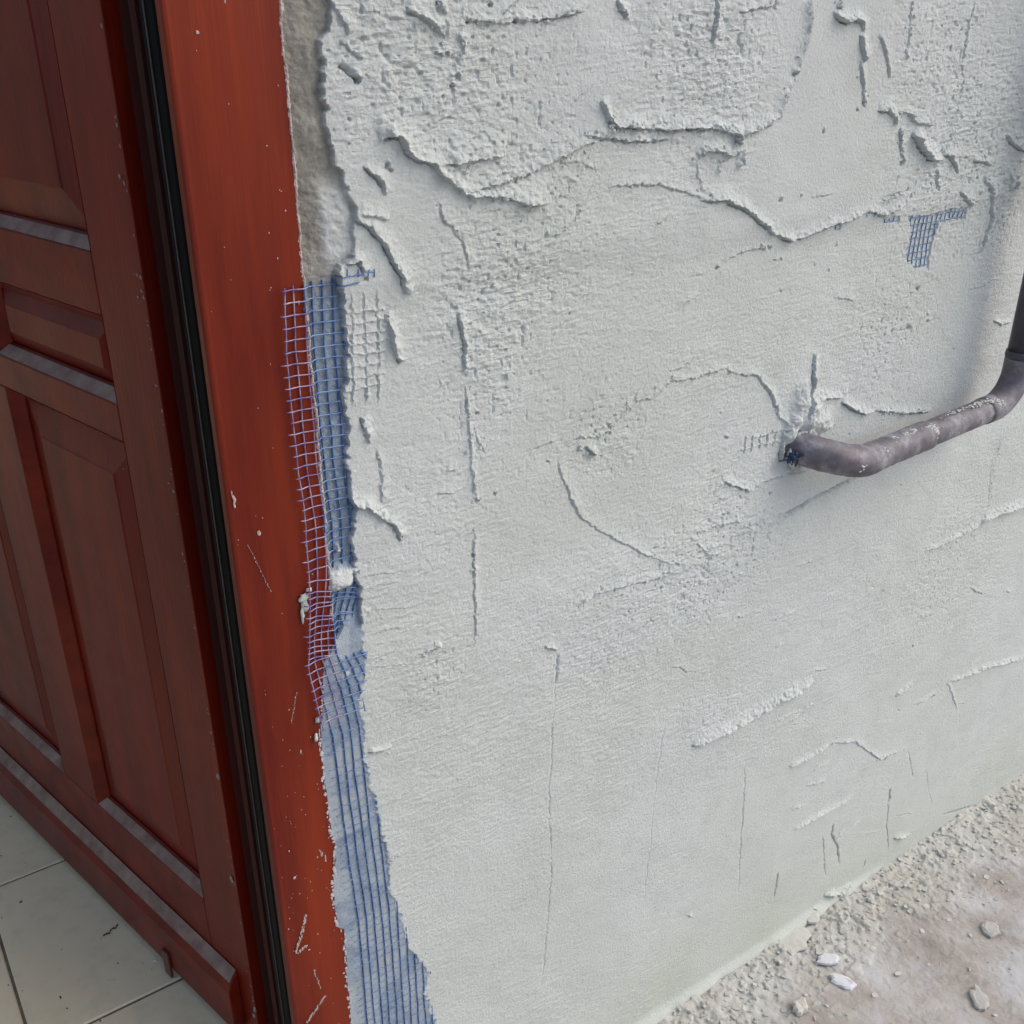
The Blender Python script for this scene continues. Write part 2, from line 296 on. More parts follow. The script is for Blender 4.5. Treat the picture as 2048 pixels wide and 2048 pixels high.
ST0 = len([0]); ST = [
 # upper left: the long torn lip, its right limb, the flap inside it
 ('A', [(560, 770), (620, 735), (665, 755), (700, 820), (760, 870), (850, 900), (890, 960), (960, 1010), (1010, 1060), (1080, 1085), (1200, 1080), (1300, 1100), (1400, 1130), (1490, 1120)], 8.5, 16, 'U', .3, 1.3, .06),
 ('A', [(1060, 1050), (1200, 1020), (1400, 955), (1560, 870), (1700, 795), (1830, 745), (1932, 700)], 4.5, 20, 'U', .3, 1.6, .08),
 ('A', [(890, 905), (1000, 895), (1150, 870), (1270, 850)], 6, 22, 'U', .2, 1.2, .2),
 ('A', [(930, 960), (1040, 930), (1130, 890)], 3.5, 6, 'D', .4),
 ('A', [(480, 920), (540, 960), (580, 1010), (600, 1070)], 5, 9, 'U', .2), ('A', [(440, 1190), (500, 1186), (610, 1215)], 5, 8, 'U', .2),
 ('A', [(410, 1210), (500, 1255), (580, 1340), (640, 1430), (685, 1510), (700, 1580), (730, 1630)], 7, 12, 'R', .2, 1.4, .06),
 ('A', [(310, 20), (330, 60), (360, 120), (400, 190)], 4, 10, 'U', .5), ('A', [(350, 215), (420, 300), (480, 330)], 3, 9, 'U', .5),
 ('A', [(700, 50), (800, 90), (870, 150), (920, 205)], 5, 12, 'R', .5), ('A', [(870, 0), (895, 40), (930, 65)], 6, 10, 'R', .5),
 ('A', [(980, 180), (1020, 230), (1015, 290), (990, 330)], 3.5, 9, 'R', .6), ('A', [(850, 295), (930, 280), (1000, 315)], 3, 6, 'U', .7),
 ('A', [(950, 410), (1000, 400), (1000, 440)], 3.5, 6, 'U', .5), ('A', [(920, 540), (910, 600), (880, 640)], 3, 10, 'L', .3),
 ('A', [(1010, 110), (1130, 112), (1300, 122), (1400, 115), (1560, 92), (1700, 50)], 3.5, 10, 'U', .6),
 ('A', [(880, 1110), (920, 1220), (980, 1260), (1030, 1340), (1050, 1420), (1060, 1500)], 1.8, 14, 'R', .3),
 ('A', [(1880, 0), (1905, 60), (1932, 110)], 5, 9, 'R', .4), ('A', [(1780, 550), (1820, 650), (1860, 690), (1905, 715)], 6, 9, 'U', .4),
 ('A', [(1740, 990), (1700, 1100), (1650, 1200), (1500, 1350)], 1.6, 14, 'L', .5), ('A', [(1560, 900), (1660, 880), (1760, 940)], 2, 8, 'U', .8),
 # the crumbly ridge in the middle of the top and its curls
 ('F', [(1135, 222), (1160, 240), (1200, 238), (1250, 244), (1300, 240), (1350, 242), (1380, 252), (1392, 275)], 8.5, 13, 'U', .65, 1.2, .05),
 ('F', [(1090, 252), (1150, 262), (1200, 264), (1260, 262)], 4, 8, 'U', .7), ('F', [(1388, 262), (1430, 243), (1462, 225)], 6, 12, 'U', .3),
 ('B', [(120, 860), (150, 832), (200, 822), (262, 835), (285, 880)], 8, 8, 'U', .5), ('B', [(320, 835), (365, 845), (368, 900), (330, 915)], 5, 7, 'L', .5),
 ('B', [(240, 880), (225, 920), (240, 970)], 3, 6, 'L', .7),
 ('B', [(110, 880), (115, 960), (150, 1040), (190, 1095)], 2, 10, 'R', .4),
 ('F', [(1145, 352), (1190, 347), (1240, 348), (1300, 365), (1345, 378), (1390, 385)], 2.4, 8, 'U', .3, 1, .1),
 ('B', [(130, 1100), (250, 1100), (330, 1122), (420, 1175), (490, 1240), (540, 1290), (640, 1325), (720, 1300), (850, 1245), (940, 1215), (1050, 1165)], 6, 10, 'U', .15, 1.1, .08),
 ('B', [(1040, 1160), (1090, 1165), (1140, 1192), (1190, 1165), (1260, 1130)], 5, 8, 'U', .5), ('B', [(1110, 1110), (1200, 1075), (1290, 1060)], 3, 8, 'D', .6),
 ('B', [(725, -10), (735, 100), (715, 220), (690, 300), (655, 420)], 5, 10, 'L', .3, 1.4, .08),
 ('B', [(640, 440), (600, 540), (560, 650), (450, 712), (370, 765)], 4.5, 12, 'U', .4),
 ('B', [(860, 70), (890, 110), (930, 122), (970, 105), (1010, 125), (1025, 180)], 8, 10, 'U', .2), ('B', [(1010, 185), (1015, 260), (1040, 345)], 6, 12, 'R', .2),
 ('B', [(1110, 195), (1140, 250), (1165, 340), (1170, 430)], 3, 12, 'R', .2), ('B', [(1010, 340), (1020, 460), (1030, 560), (1045, 580)], 3, 8, 'R', .7),
 ('B', [(890, 0), (905, 30), (880, 40)], 6, 6, 'U', .3), ('B', [(215, -10), (220, 90), (205, 180), (190, 240)], 4, 12, 'R', .1), ('B', [(330, 60), (420, 50), (560, 20)], 3, 14, 'U', .4),
 ('B', [(1110, 600), (1165, 598), (1200, 650), (1215, 690)], 6, 10, 'U', .3), ('B', [(1220, 620), (1290, 630), (1310, 670), (1400, 690), (1430, 640)], 6, 7, 'U', .7),
 ('B', [(1295, 735), (1345, 815), (1390, 875), (1445, 885), (1465, 850)], 11, 14, 'U', .15, 1.5, .1), ('B', [(1465, 850), (1510, 850), (1530, 900), (1550, 950)], 6, 8, 'U', .4),
 ('B', [(1235, 700), (1235, 800), (1250, 900)], 3.5, 8, 'R', .8), ('B', [(1565, 1055), (1605, 1105), (1640, 1140)], 5, 8, 'U', .5), ('B', [(1635, 885), (1700, 890), (1740, 915)], 4, 8, 'U', .4),
 ('B', [(1650, 0), (1620, 130), (1575, 340)], 1.6, 6, 'R', .6), ('B', [(1290, 0), (1265, 330)], 1.4, 6, 'R', .5), ('B', [(1440, 930), (1435, 1000), (1450, 1050)], 2.5, 8, 'R', .7),
 ('B', [(1825, 750), (1860, 805), (1900, 830), (1960, 845)], 5, 9, 'U', .5), ('B', [(1830, 955), (1860, 1005)], 3, 6, 'R', .5), ('B', [(1885, 990), (1870, 1050)], 4, 7, 'R', .5),
 ('B', [(1700, 985), (1740, 1040), (1755, 1200), (1700, 1380)], 4, 8, 'R', .8), ('B', [(1780, 1220), (1830, 1190)], 3, 7, 'U', .6),
 ('B', [(240, 1490), (300, 1425), (400, 1380), (490, 1365), (540, 1340)], 1.8, 7, 'U', .6),
 # middle left: vertical trowel line
 ('D', [(310, 60), (325, 130), (345, 240), (355, 400)], 4.2, 8, 'R', .2, 1.2, .15), ('D', [(360, 470), (370, 600), (395, 850), (410, 1050), (425, 1110)], 2.6, 7, 'R', .5),
 ('D', [(415, 1270), (405, 1420), (410, 1560), (415, 1700), (400, 1900)], 2.2, 6, 'R', .5), ('D', [(400, 690), (440, 780), (480, 840)], 1.4, 6, 'R', .5),
 ('D', [(950, 770), (1100, 750), (1180, 690), (1240, 610), (1310, 560)], 3, 9, 'U', .85), ('D', [(1300, 562), (1400, 525), (1490, 440), (1590, 432), (1700, 402), (1800, 375)], 2.3, 8, 'U', .4, 1, .1),
 ('D', [(1800, 375), (1865, 412), (1932, 408)], 1.8, 7, 'U', .3), ('C', [(350, 412), (455, 408), (500, 470), (550, 540), (580, 640), (632, 690)], 3, 8, 'R', .35, 1.1, .08),
 ('D', [(980, 840), (1020, 810), (1080, 860)], 6, 8, 'U', .8),
 ('D', [(870, 880), (890, 950), (950, 1100), (1000, 1190), (1100, 1270), (1200, 1330), (1300, 1380), (1400, 1420), (1500, 1450)], 2.1, 12, 'R', .15, 1.1, .1),
 ('D', [(960, 1690), (1060, 1620), (1200, 1580), (1300, 1560), (1400, 1540), (1520, 1480)], 3, 9, 'U', .35, 1.2, .1), ('D', [(1650, 1280), (1740, 1240), (1890, 1215)], 3, 8, 'U', .6),
 ('D', [(1630, 1330), (1680, 1400), (1740, 1400)], 2, 6, 'U', .8),
 ('C', [(200, 1090), (280, 998), (330, 1020), (410, 1050), (500, 1000), (640, 955), (760, 930)], 3.6, 9, 'U', .2, 1.2, .1), ('C', [(300, 1290), (450, 1240), (650, 1160), (800, 1075), (1030, 965)], 4.2, 12, 'D', .1, 1.2, .1),
 ('C', [(1370, 1390), (1500, 1330), (1620, 1270), (1700, 1222)], 4.2, 9, 'U', .2), ('C', [(1680, 1230), (1720, 1200), (1800, 1170), (1960, 1120)], 9, 13, 'U', .1, 1.3, .06),
 ('C', [(1810, 730), (1765, 890), (1720, 1190)], 1.2, 7, 'L', .3), ('C', [(1760, 115), (1800, 135), (1865, 112)], 3, 7, 'U', .1),
 # around the pipe's mouth
 ('C', [(775, 300), (762, 420), (740, 540), (705, 650)], 7, 10, 'R', .3, 1.4, .15), ('C', [(790, 550), (860, 540), (920, 535), (965, 488)], 4.5, 10, 'U', .2),
 ('C', [(925, 560), (975, 600), (1050, 628), (1110, 602)], 7, 10, 'U', .2, 1.2, .1), ('C', [(1100, 600), (1220, 620), (1300, 618), (1410, 612)], 5.5, 9, 'U', .3), ('C', [(605, 700), (590, 790), (585, 890)], 6, 7, 'R', .3),
 ('C', [(820, 720), (880, 690)], 4, 6, 'U', .6),
 # mesh showing through as a faint grid
 ('C', [(355, 835), (440, 812), (520, 790), (620, 765)], 2.4, 3.2, 'U', .3, 1.2, .05), ('C', [(440, 765), (520, 740), (625, 708)], 2, 3, 'U', .3, 1.2, .05),
 # lower right
 ('E', [(500, 300), (525, 300), (600, 262), (700, 215), (800, 155), (900, 93), (960, 72), (1020, 20)], 7, 17, 'U', .2, 1.3, .08), ('E', [(920, 205), (970, 160), (1025, 118)], 2.2, 6, 'U', .3),
 ('E', [(920, 392), (1000, 358), (1090, 300)], 4, 9, 'U', .2), ('E', [(1090, 295), (1200, 285), (1260, 330), (1310, 362), (1420, 315)], 1.8, 8, 'U', .4), ('E', [(935, 668), (1050, 602), (1185, 528)], 3.2, 9, 'U', .2),
 ('E', [(1375, 95), (1445, 38)], 4.5, 9, 'U', .3), ('E', [(1475, 125), (1545, 80)], 2.4, 7, 'U', .3), ('E', [(1600, 35), (1760, -30), (1960, -80)], 3.6, 9, 'U', .3), ('E', [(990, 480), (1070, 455)], 1.6, 8, 'U', .3),
 ('E', [(1600, 30), (1640, 150)], 1.5, 6, 'R', .3), ('E', [(1360, 700), (1430, 680)], 4, 9, 'U', .8), ('E', [(1060, 940), (1120, 930), (1170, 895)], 6, 9, 'U', .7),
 ('F', [(700, 1150), (680, 1180)], 4, 9, 'U', .5), ('F', [(695, 1415), (735, 1410)], 4, 6, 'U', .6), ('F', [(800, 1230), (830, 1212)], 5, 8, 'U', .7), ('F', [(1025, 1218), (1050, 1225)], 3, 6, 'U', .7),
 # coat edge beside the exposed mesh
 ('M', [(870, 400), (880, 460), (910, 590), (940, 660), (975, 725)], 6.5, 10, 'R', .4, 1.3, .06), ('M', [(720, 1070), (745, 1140), (765, 1245)], 5.5, 7, 'R', .4),
 ('M', [(615, 1600), (680, 1645), (750, 1655), (800, 1700), (870, 1745)], 8, 10, 'U', .4, 1.3, .05), ('M', [(870, 1745), (920, 1760), (975, 1865)], 6, 10, 'R', .3), ('M', [(820, 1290), (850, 1400), (855, 1640)], 2, 8, 'R', .3),
 ('M', [(500, 60), (530, 130), (545, 200)], 4, 8, 'R', .3), ('M', [(600, 90), (650, 70), (690, 75), (730, 150)], 5, 8, 'U', .3),
]
for s in ST: stroke(*s)
rs = random.Random(5)
for k in range(70):       # small chance trowel marks
    x0, y0 = rs.uniform(720, 2040), rs.uniform(0, 1950)
    if rs.random() < .45: x0, y0 = rs.uniform(1350, 2040), rs.uniform(1050, 1700)
    L_, a_ = rs.uniform(15, 75), rs.choice([-.55, -.5, -.4, -.3, -.6, -.45, .3])+rs.uniform(-.15, .15)
    p_ = [(x0+L_*u*math.cos(a_)+rs.uniform(-3, 3), y0+L_*u*math.sin(a_)+rs.uniform(-4, 4)) for u in (0, .35, .7, 1)]
    stroke('P', p_, rs.uniform(.8, 2.6), rs.uniform(5, 12), 'R' if abs(a_) > 1 else 'U', rs.uniform(.2, .9), 1.1, .3)
for k in range(6):        # ticks of the faint grid
    x0 = 385+k*42; stroke('C', [(x0, 850-k*13), (x0+12, 760-k*9)], 2.0, 3, 'R', .3, 1.2, .05)
for k in range(8): stroke('M', [(610, 405+k*72), (740, 390+k*70), (870, 375+k*68)], 2.2, 4, 'U', .4, 1.2, .1)
for k in range(3): stroke('M', [(655+k*80, 260), (660+k*80, 600), (672+k*80, 1000)], 1.7, 3.5, 'R', .5, 1.1, .1)
for k in range(9): stroke('N', [(550, 180+k*74), (620+random.random()*60, 165+k*74+random.uniform(-12, 12)), (700+random.random()*220, 140+k*72+random.uniform(-15, 15))], random.uniform(.5, 1.2), 5, 'U', .8, 1.2, .3)
for tg, pts, h, wd in [
 ('A', [(340, 365), (400, 410), (465, 462)], 7, 1.8), ('F', [(1052, 1235), (1046, 1290)], 3.5, 1.5), ('F', [(1046, 1280), (1040, 1400), (1035, 1500), (1037, 1640), (1020, 1860)], 1.6, .9),
 ('F', [(1257, 1340), (1240, 1440), (1212, 1700)], .9, .9), ('F', [(1405, 1420), (1390, 1700)], .9, .9), ('E', [(1352, 490), (1345, 550)], 6, 1.8), ('E', [(1345, 540), (1335, 640), (1338, 750)], 3, 1.1),
 ('E', [(1105, 640), (1100, 690), (1125, 740), (1132, 810)], 6, 1.5), ('E', [(870, 850), (855, 950)], 4, 1.3), ('B', [(1560, 340), (1585, 430), (1562, 560), (1525, 710)], 3, 1.1), ('E', [(1060, 690), (1070, 860)], 2, 1),
 ('A', [(1020, 108), (1050, 118)], 4, 1.2), ('A', [(1290, 118), (1315, 126)], 4, 1.3), ('E', [(1240, 790), (1230, 830)], 2, 1), ('E', [(1500, 400), (1530, 560)], .8, 1),
 ('B', [(1520, 730), (1480, 840)], 2, 1), ('F', [(1870, 860), (1860, 950)], 1.2, 1), ('E', [(1430, 330), (1450, 440)], 1.6, 1), ('E', [(730, 420), (715, 640), (700, 880)], 1.1, .9),
 ('D', [(330, 560), (335, 760)], 1.4, 1), ('E', [(1570, 600), (1700, 560)], 5, 1.6)]:
    groove(tg, pts, h, wd)
PITS = [('B', 570, 1100, 4.5, 2.2), ('B', 1340, 1590, 6, 2.6), ('B', 1295, 1805, 7, 3.4), ('B', 1395, 1740, 5, 2), ('B', 1400, 1775, 4, 2), ('B', 240, 1482, 4, 2), ('B', 812, 722, 5, 1.8), ('B', 185, 1080, 5, 2.2), ('B', 1690, 1388, 5, 2.4),
 ('B', 855, 1490, 3, 1.5), ('B', 650, 410, 5, 2.5), ('B', 1030, 570, 5, 2.4), ('B', 992, 605, 4, 1.7), ('B', 1655, 635, 5, 2), ('B', 1640, 680, 5, 1.8), ('B', 1640, 715, 4, 1.6), ('B', 1680, 1065, 5, 2.1), ('B', 1605, 1105, 6, 2.2),
 ('B', 900, 1355, 4, 1.5), ('B', 530, 1360, 4, 2), ('B', 590, 1610, 3, 1.8), ('B', 775, 1465, 2, 1.5), ('B', 685, 1080, 3, 1.3), ('B', 1235, 900, 5, 2.4), ('B', 1825, 757, 6, 2), ('B', 1720, 290, 3, 1.6),
 ('C', 285, 760, 4, 1.7), ('C', 220, 940, 3, 1.6), ('C', 530, 1070, 4, 1.8), ('C', 1240, 1020, 3, 1.6), ('C', 1145, 1600, 3, 1.3), ('C', 1310, 1905, 5, 2.2), ('C', 265, 1185, 4, 2), ('C', 335, 1455, 4, 2), ('C', 1545, 270, 4, 1.5),
 ('C', 610, 725, 5, 2), ('C', 970, 740, 3, 1.2), ('C', 850, 710, 4, 1.6), ('C', 1195, 1890, 4, 1.5),
 ('D', 940, 72, 4, 1.3), ('D', 675, 172, 3, 1.3), ('D', 815, 900, 4, 1.5), ('D', 525, 1065, 4, 1.8), ('D', 425, 1112, 4, 2), ('D', 1515, 1460, 4, 2.6), ('D', 1160, 730, 4, 1.6), ('D', 420, 620, 4, 1.6), ('D', 1805, 760, 3, 1.5), ('D', 400, 1410, 4, 1.8),
 ('D', 0, 340, 4, 1.8), ('D', 1305, 1090, 2, 1), ('D', 5, 1300, 4, 2), ('E', 1845, 230, 5, 2.2), ('E', 1390, 155, 4, 1.6), ('E', 1015, 998, 6, 2.2), ('E', 1350, 530, 6, 2.4), ('E', 1130, 765, 7, 2.6), ('E', 857, 938, 5, 2), ('E', 1095, 940, 6, 3),
 ('A', 435, 435, 7, 2.6), ('A', 610, 910, 5, 2), ('A', 625, 935, 4, 1.5), ('A', 1170, 18, 5, 2), ('A', 1040, 118, 4, 1.8), ('A', 1305, 125, 5, 2), ('A', 395, 790, 3, 1.5), ('A', 965, 470, 5, 2.1), ('A', 1000, 425, 5, 2), ('A', 1290, 800, 3, 1.6), ('A', 100, 385, 5, 3), ('A', 130, 565, 6, 3.2), ('A', 490, 1540, 4, 2), ('A', 400, 655, 3, 1.8)]
for tg, x, y, h, r in PITS:
    px, pz = W(*ZM[tg](x, y)); r *= .001
    i0, i1 = np.searchsorted(XS, [px-4*r, px+4*r]); j0, j1 = np.searchsorted(ZS, [pz-4*r, pz+4*r])
    if i1 <= i0 or j1 <= j0: continue
    q = ((wx[i0:i1, j0:j1]-px)**2+(wz[i0:i1, j0:j1]-pz)**2)/r**2
    q2 = ((wx[i0:i1, j0:j1]-px)**2+(wz[i0:i1, j0:j1]-pz-r*1.4)**2)/r**2
    H[i0:i1, j0:j1] += -h*.001*np.exp(-q**1.5)+h*.00035*np.exp(-q2)

for (tx, ty, rr, hh) in [(1612, 838, 15, 13), (1600, 812, 13, 8), (1628, 806, 13, 7), (1585, 845, 10, 9), (1640, 845, 14, 9), (1605, 780, 12, 6), (1575, 870, 9, 9)]:
    qx, qz = W(tx, ty); H += hh*.001*np.exp(-(((wx-qx)**2+(wz-qz)**2)/(rr*.001)**2)**1.2)*(.65+.5*cr2+.25*cr1)
# granular or smooth areas
rough_amp = np.full(XX.shape, .52)
def area(tg, x, y, rp, amp):
    cx, cz = W(*ZM[tg](x, y)); ex, _ = W(*ZM[tg](x+rp, y)); rr = abs(ex-cx)+1e-4
    q = ((XX-cx)**2+(ZZ-cz)**2)/rr**2
    global rough_amp; rough_amp = rough_amp+amp*np.exp(-q)*(.6+.8*vnoise(XX*22, ZZ*22, 17))
for a in [('A', 500, 250, 350, .55), ('A', 900, 350, 420, .55), ('A', 1300, 500, 350, .30), ('A', 1200, 1250, 350, .35), ('A', 1400, 1500, 300, .35), ('A', 1500, 950, 200, .5), ('B', 250, 350, 300, .75), ('B', 100, 300, 250, .5), ('B', 1400, 250, 330, .45),
          ('B', 1500, 950, 250, .5), ('B', 1800, 700, 250, .4), ('B', 1750, 1200, 120, .6), ('C', 300, 1300, 220, .6), ('C', 1200, 200, 200, .4), ('C', 1450, 1600, 250, .35), ('D', 450, 100, 260, .45), ('D', 600, 450, 250, .4), ('D', 1150, 720, 200, .5),
          ('D', 1200, 1700, 300, .35), ('D', 1700, 1500, 260, .45), ('D', 200, 1150, 260, .2), ('E', 600, 180, 160, .3), ('N', 1000, 800, 200, .35), ('A', 900, 1300, -1, 0)]:
    if a[4]: area(*a)
for a in [('B', 850, 350, 230, -.35), ('B', 800, 900, 400, -.3), ('A', 750, 1150, 260, -.3), ('E', 900, 900, 600, -.16), ('E', 1500, 500, 500, -.12), ('B', 850, 700, 260, -.2)]: area(*a)
rough_amp = np.clip((rough_amp-.5)*1.35+.5, .14, 1.8)
slope = .12
gx = XX; gz = ZZ-slope*XX
grain = fbm(gx*105, gz*330, 20, 3)*1.5*(.35+1.3*vnoise(XX*9, ZZ*9, 21))+fbm(XX*330, ZZ*420, 24, 2)*.7
pit = -np.clip(vnoise(XX*210, ZZ*240, 30)-.76, 0, 1)*9*np.clip(rough_amp-.4, 0, 1)
lump = np.clip(vnoise(XX*150, ZZ*170, 31)-.6, 0, 1)*2.4*np.clip(rough_amp-.35, 0, 1)
H += .001*(rough_amp*1.22*grain+pit*1.3+lump)
H += .0030*fbm(XX*7, ZZ*9, 40, 3)+.0016*fbm(XX*24, ZZ*30, 41, 2)*(.4+rough_amp)
H += .00016*np.sin((gz*150)+6*fbm(XX*5, ZZ*9, 44, 2))*sstep(.45, .6, vnoise(XX*6, ZZ*6, 45))          # trowel striations
H += .004*sstep(-1.20, GZ, ZZ)*1.0+.010*np.exp(-((ZZ-GZ-.004)/.009)**2)*(1-sstep(1.15, 1.35, XX))*(.7+.6*vnoise(XX*40, ZZ*40, 47))

# coat edge beside the door frame
ce = [(0.358, .10), (0.3578, .0051), (0.3482, -.0103), (.3475, -.035), (0.3468, -.0683), (.354, -.10), (0.3632, -.1247), (.3640, -.150), (.3600, -.165), (.348, -.175), (0.3515, -.209), (.351, -.25), (0.3475, -.30), (0.3451, -.3262), (.348, -.345), (.343, -.372), (.352, -.384),
      (.350, -.39), (.344, -.41), (.3475, -.445), (.3475, -.4724), (.348, -.52), (.346, -.552), (.3400, -.585), (0.3400, -.60), (0.3406, -.6562), (.3415, -.69), (.349, -.715), (0.3541, -.7743), (.358, -.80), (.356, -.84), (0.3678, -.8839), (.372, -.93), (.388, -.965), (0.3985, -.990), (.392, -1.02), (.405, -1.08), (.41, -1.2), (.42, -1.36)]
ce = sorted(ce, key=lambda p: p[1])
xc = np.interp(ZS, [p[1] for p in ce], [p[0] for p in ce])
xcn = xc[None, :]+.0035*fbm(XX*60, ZZ*75, 50, 3)*2+.0045*(vnoise(XX*0+3.3, ZZ*230, 52)-.5)
coat = sstep(-.0010, .0012, wx-xcn)
# smear over the frame's edge low down
fr = [(-.30, .330), (-.50, .330), (-.53, .305), (-.5651, .302), (-.6031, .2965), (-.6576, .2945), (-.7331, .2975), (-.7500, .3000), (-.8085, .2925), (-.855, .2935), (-.8627, .3010), (-.9305, .2985), (-1.005, .2985), (-1.4, .2985)]
fr = sorted(fr)
xs_ = np.interp(ZS, [p[0] for p in fr], [p[1] for p in fr])[None, :]+.0016*fbm(XX*90, ZZ*140, 55, 3)*2
smear = sstep(-.0006, .0008, XX-xs_)*(1-sstep(-.52, -.48, ZZ))
sub_h = .0005+.0012*fbm(XX*70, ZZ*80, 57, 4)+.0016*fbm(XX*260, ZZ*300, 56, 2)+.0022*np.clip(fbm(XX*45, ZZ*45, 58, 3), 0, 1)*sstep(-.22, -.17, ZZ)*3
# lower, smoother skin between old strip and coat at the top
skin = sstep(.335, .344, XX)*(1-sstep(.36, .375, XX))*sstep(-.19, -.16, ZZ)*(1-sstep(-.12, -.10, ZZ))
sub_h = sub_h+.0015*skin+(.0035+.004*fbm(XX*90, ZZ*90, 59, 3))*sstep(-.19, -.16, ZZ)*sstep(.322, .34, XX)
sm_h = .0080+.0006*fbm(XX*60, ZZ*60, 60, 3)
thick = .0110-.0038*sstep(-.18, -.22, ZZ)+.0021*sstep(-.50, -.55, ZZ)
base = sub_h*(1-smear)+sm_h*smear
bx, bz = W(*ZM['N'](430, 190))
dab = .0115*np.exp(-((wx-bx)/.013)**4-((wz-bz)/.011)**4)*(.8+.4*vnoise(XX*90, ZZ*90, 62))
for (tx, ty, rr, hh) in [(455, 800, 5, 9), (470, 760, 4, 7), (520, 130, 5, 9), (425, 1, 3, 7)]:
    qx, qz = W(*ZM['N'](tx, ty)); dab = np.maximum(dab, hh*.001*np.exp(-((wx-qx)**2+(wz-qz)**2)/(rr*.001)**2))
HH = np.where(coat > 0, base*(1-coat)+np.maximum(thick+H, .002)*coat, base)
HH = np.maximum(HH, dab)
coatcol = np.maximum(np.maximum(coat, sstep(.004, .007, dab)), skin*.9)
coatcol = np.maximum(coatcol, smear*.35*sstep(.45, .6, vnoise(XX*40, ZZ*25, 63)))
# windows in the coat where the blue mesh is bare
def poly_mask(P):
    P = np.array(P); x = wx; z = wz; ins = np.zeros(x.shape, bool); n = len(P)
    i0, i1 = np.searchsorted(XS, [P[:, 0].min()-.01, P[:, 0].max()+.01]); j0, j1 = np.searchsorted(ZS, [P[:, 1].min()-.01, P[:, 1].max()+.01])
    xs, zs = x[i0:i1, j0:j1], z[i0:i1, j0:j1]; q = np.zeros(xs.shape, bool)
    for k in range(n):
        a, c = P[k], P[(k+1) % n]
        q ^= ((a[1] > zs) != (c[1] > zs)) & (xs < (c[0]-a[0])*(zs-a[1])/(c[1]-a[1]+1e-12)+a[0])
    ins[i0:i1, j0:j1] = q; return ins
PATCH = [('B', [(1285, 1195), (1440, 1185), (1455, 1240), (1430, 1330), (1410, 1400), (1400, 1480), (1330, 1480), (1275, 1430), (1290, 1340), (1310, 1270)]), ('B', [(1440, 1180), (1530, 1150), (1615, 1140), (1605, 1205), (1530, 1215), (1450, 1230)]),
         ('B', [(1140, 1200), (1230, 1195), (1240, 1225), (1150, 1230)]), ('B', [(865, 1240), (915, 1225), (915, 1265), (880, 1270)])]
pm = np.zeros(XX.shape, bool)
for tg, P in PATCH: pm |= poly_mask(wp(tg, P))
bed = (1-sstep(-.21, -.17, ZZ))
HH = np.where(pm, HH-.0022, HH)
green_tone = sstep(-1.12, -1.30, ZZ)*.55*(.5+vnoise(XX*9, ZZ*9, 66))+.30*sstep(.52, .75, vnoise(XX*5+3, ZZ*7, 67))*np.clip(rough_amp, 0, .8)  # greener, darker tone towards the foot and in scattered rough areas
green_tone = np.clip(green_tone, 0, .8)*coat

YSURF = .757
def grid_obj(name, V, nx, ny, mat_, parent, attrs, flip=False):
    idx = np.arange(nx*ny).reshape(nx, ny)
    q = np.stack([idx[:-1, :-1], idx[1:, :-1], idx[1:, 1:], idx[:-1, 1:]], -1).reshape(-1, 4)
    if flip: q = q[:, ::-1]
    me = bpy.data.meshes.new(name); me.vertices.add(nx*ny); me.vertices.foreach_set('co', V.astype(np.float32).ravel())
    me.loops.add(q.size); me.loops.foreach_set('vertex_index', q.astype(np.int32).ravel())
    me.polygons.add(len(q)); me.polygons.foreach_set('loop_start', np.arange(0, q.size, 4, dtype=np.int32)); me.polygons.foreach_set('loop_total', np.full(len(q), 4, np.int32))
    me.polygons.foreach_set('use_smooth', np.full(len(q), name != 'plaster_coat')); me.update(calc_edges=True)
    for k, a in attrs.items():
        at = me.attributes.new(k, 'FLOAT', 'POINT'); at.data.foreach_set('value', a.astype(np.float32).ravel())
    me.materials.append(mat_); return link(bpy.data.objects.new(name, me), parent)
wall = empty('rendered_wall', (1.5, .80, GZ))
tag(wall, 'exterior wall with wet grey plaster, torn trowel ridges and cracks, right of the red door frame', 'wall')
inv = Matrix.Translation((-1.5, -.80, -GZ))
def wchild(o): o.parent = wall; o.matrix_parent_inverse = inv; return o
V = np.stack([XX, YSURF-HH, ZZ], -1)
wchild(grid_obj('plaster_coat', V, len(XS), len(ZS), m_pl, None, {'coat': coatcol, 'bed': bed, 'green_tone': green_tone}))
mb = MB(); mb.box(.3205, 4.0, .775, .955, GZ-.05, 1.6); wchild(mb.build('masonry', m_brick))
def surf_y(x, z):
    i = int(np.clip(np.searchsorted(XS, x), 1, len(XS)-1)); j = int(np.clip(np.searchsorted(ZS, z), 1, len(ZS)-1))
    return YSURF-float(HH[i-1:i+1, j-1:j+1].mean())

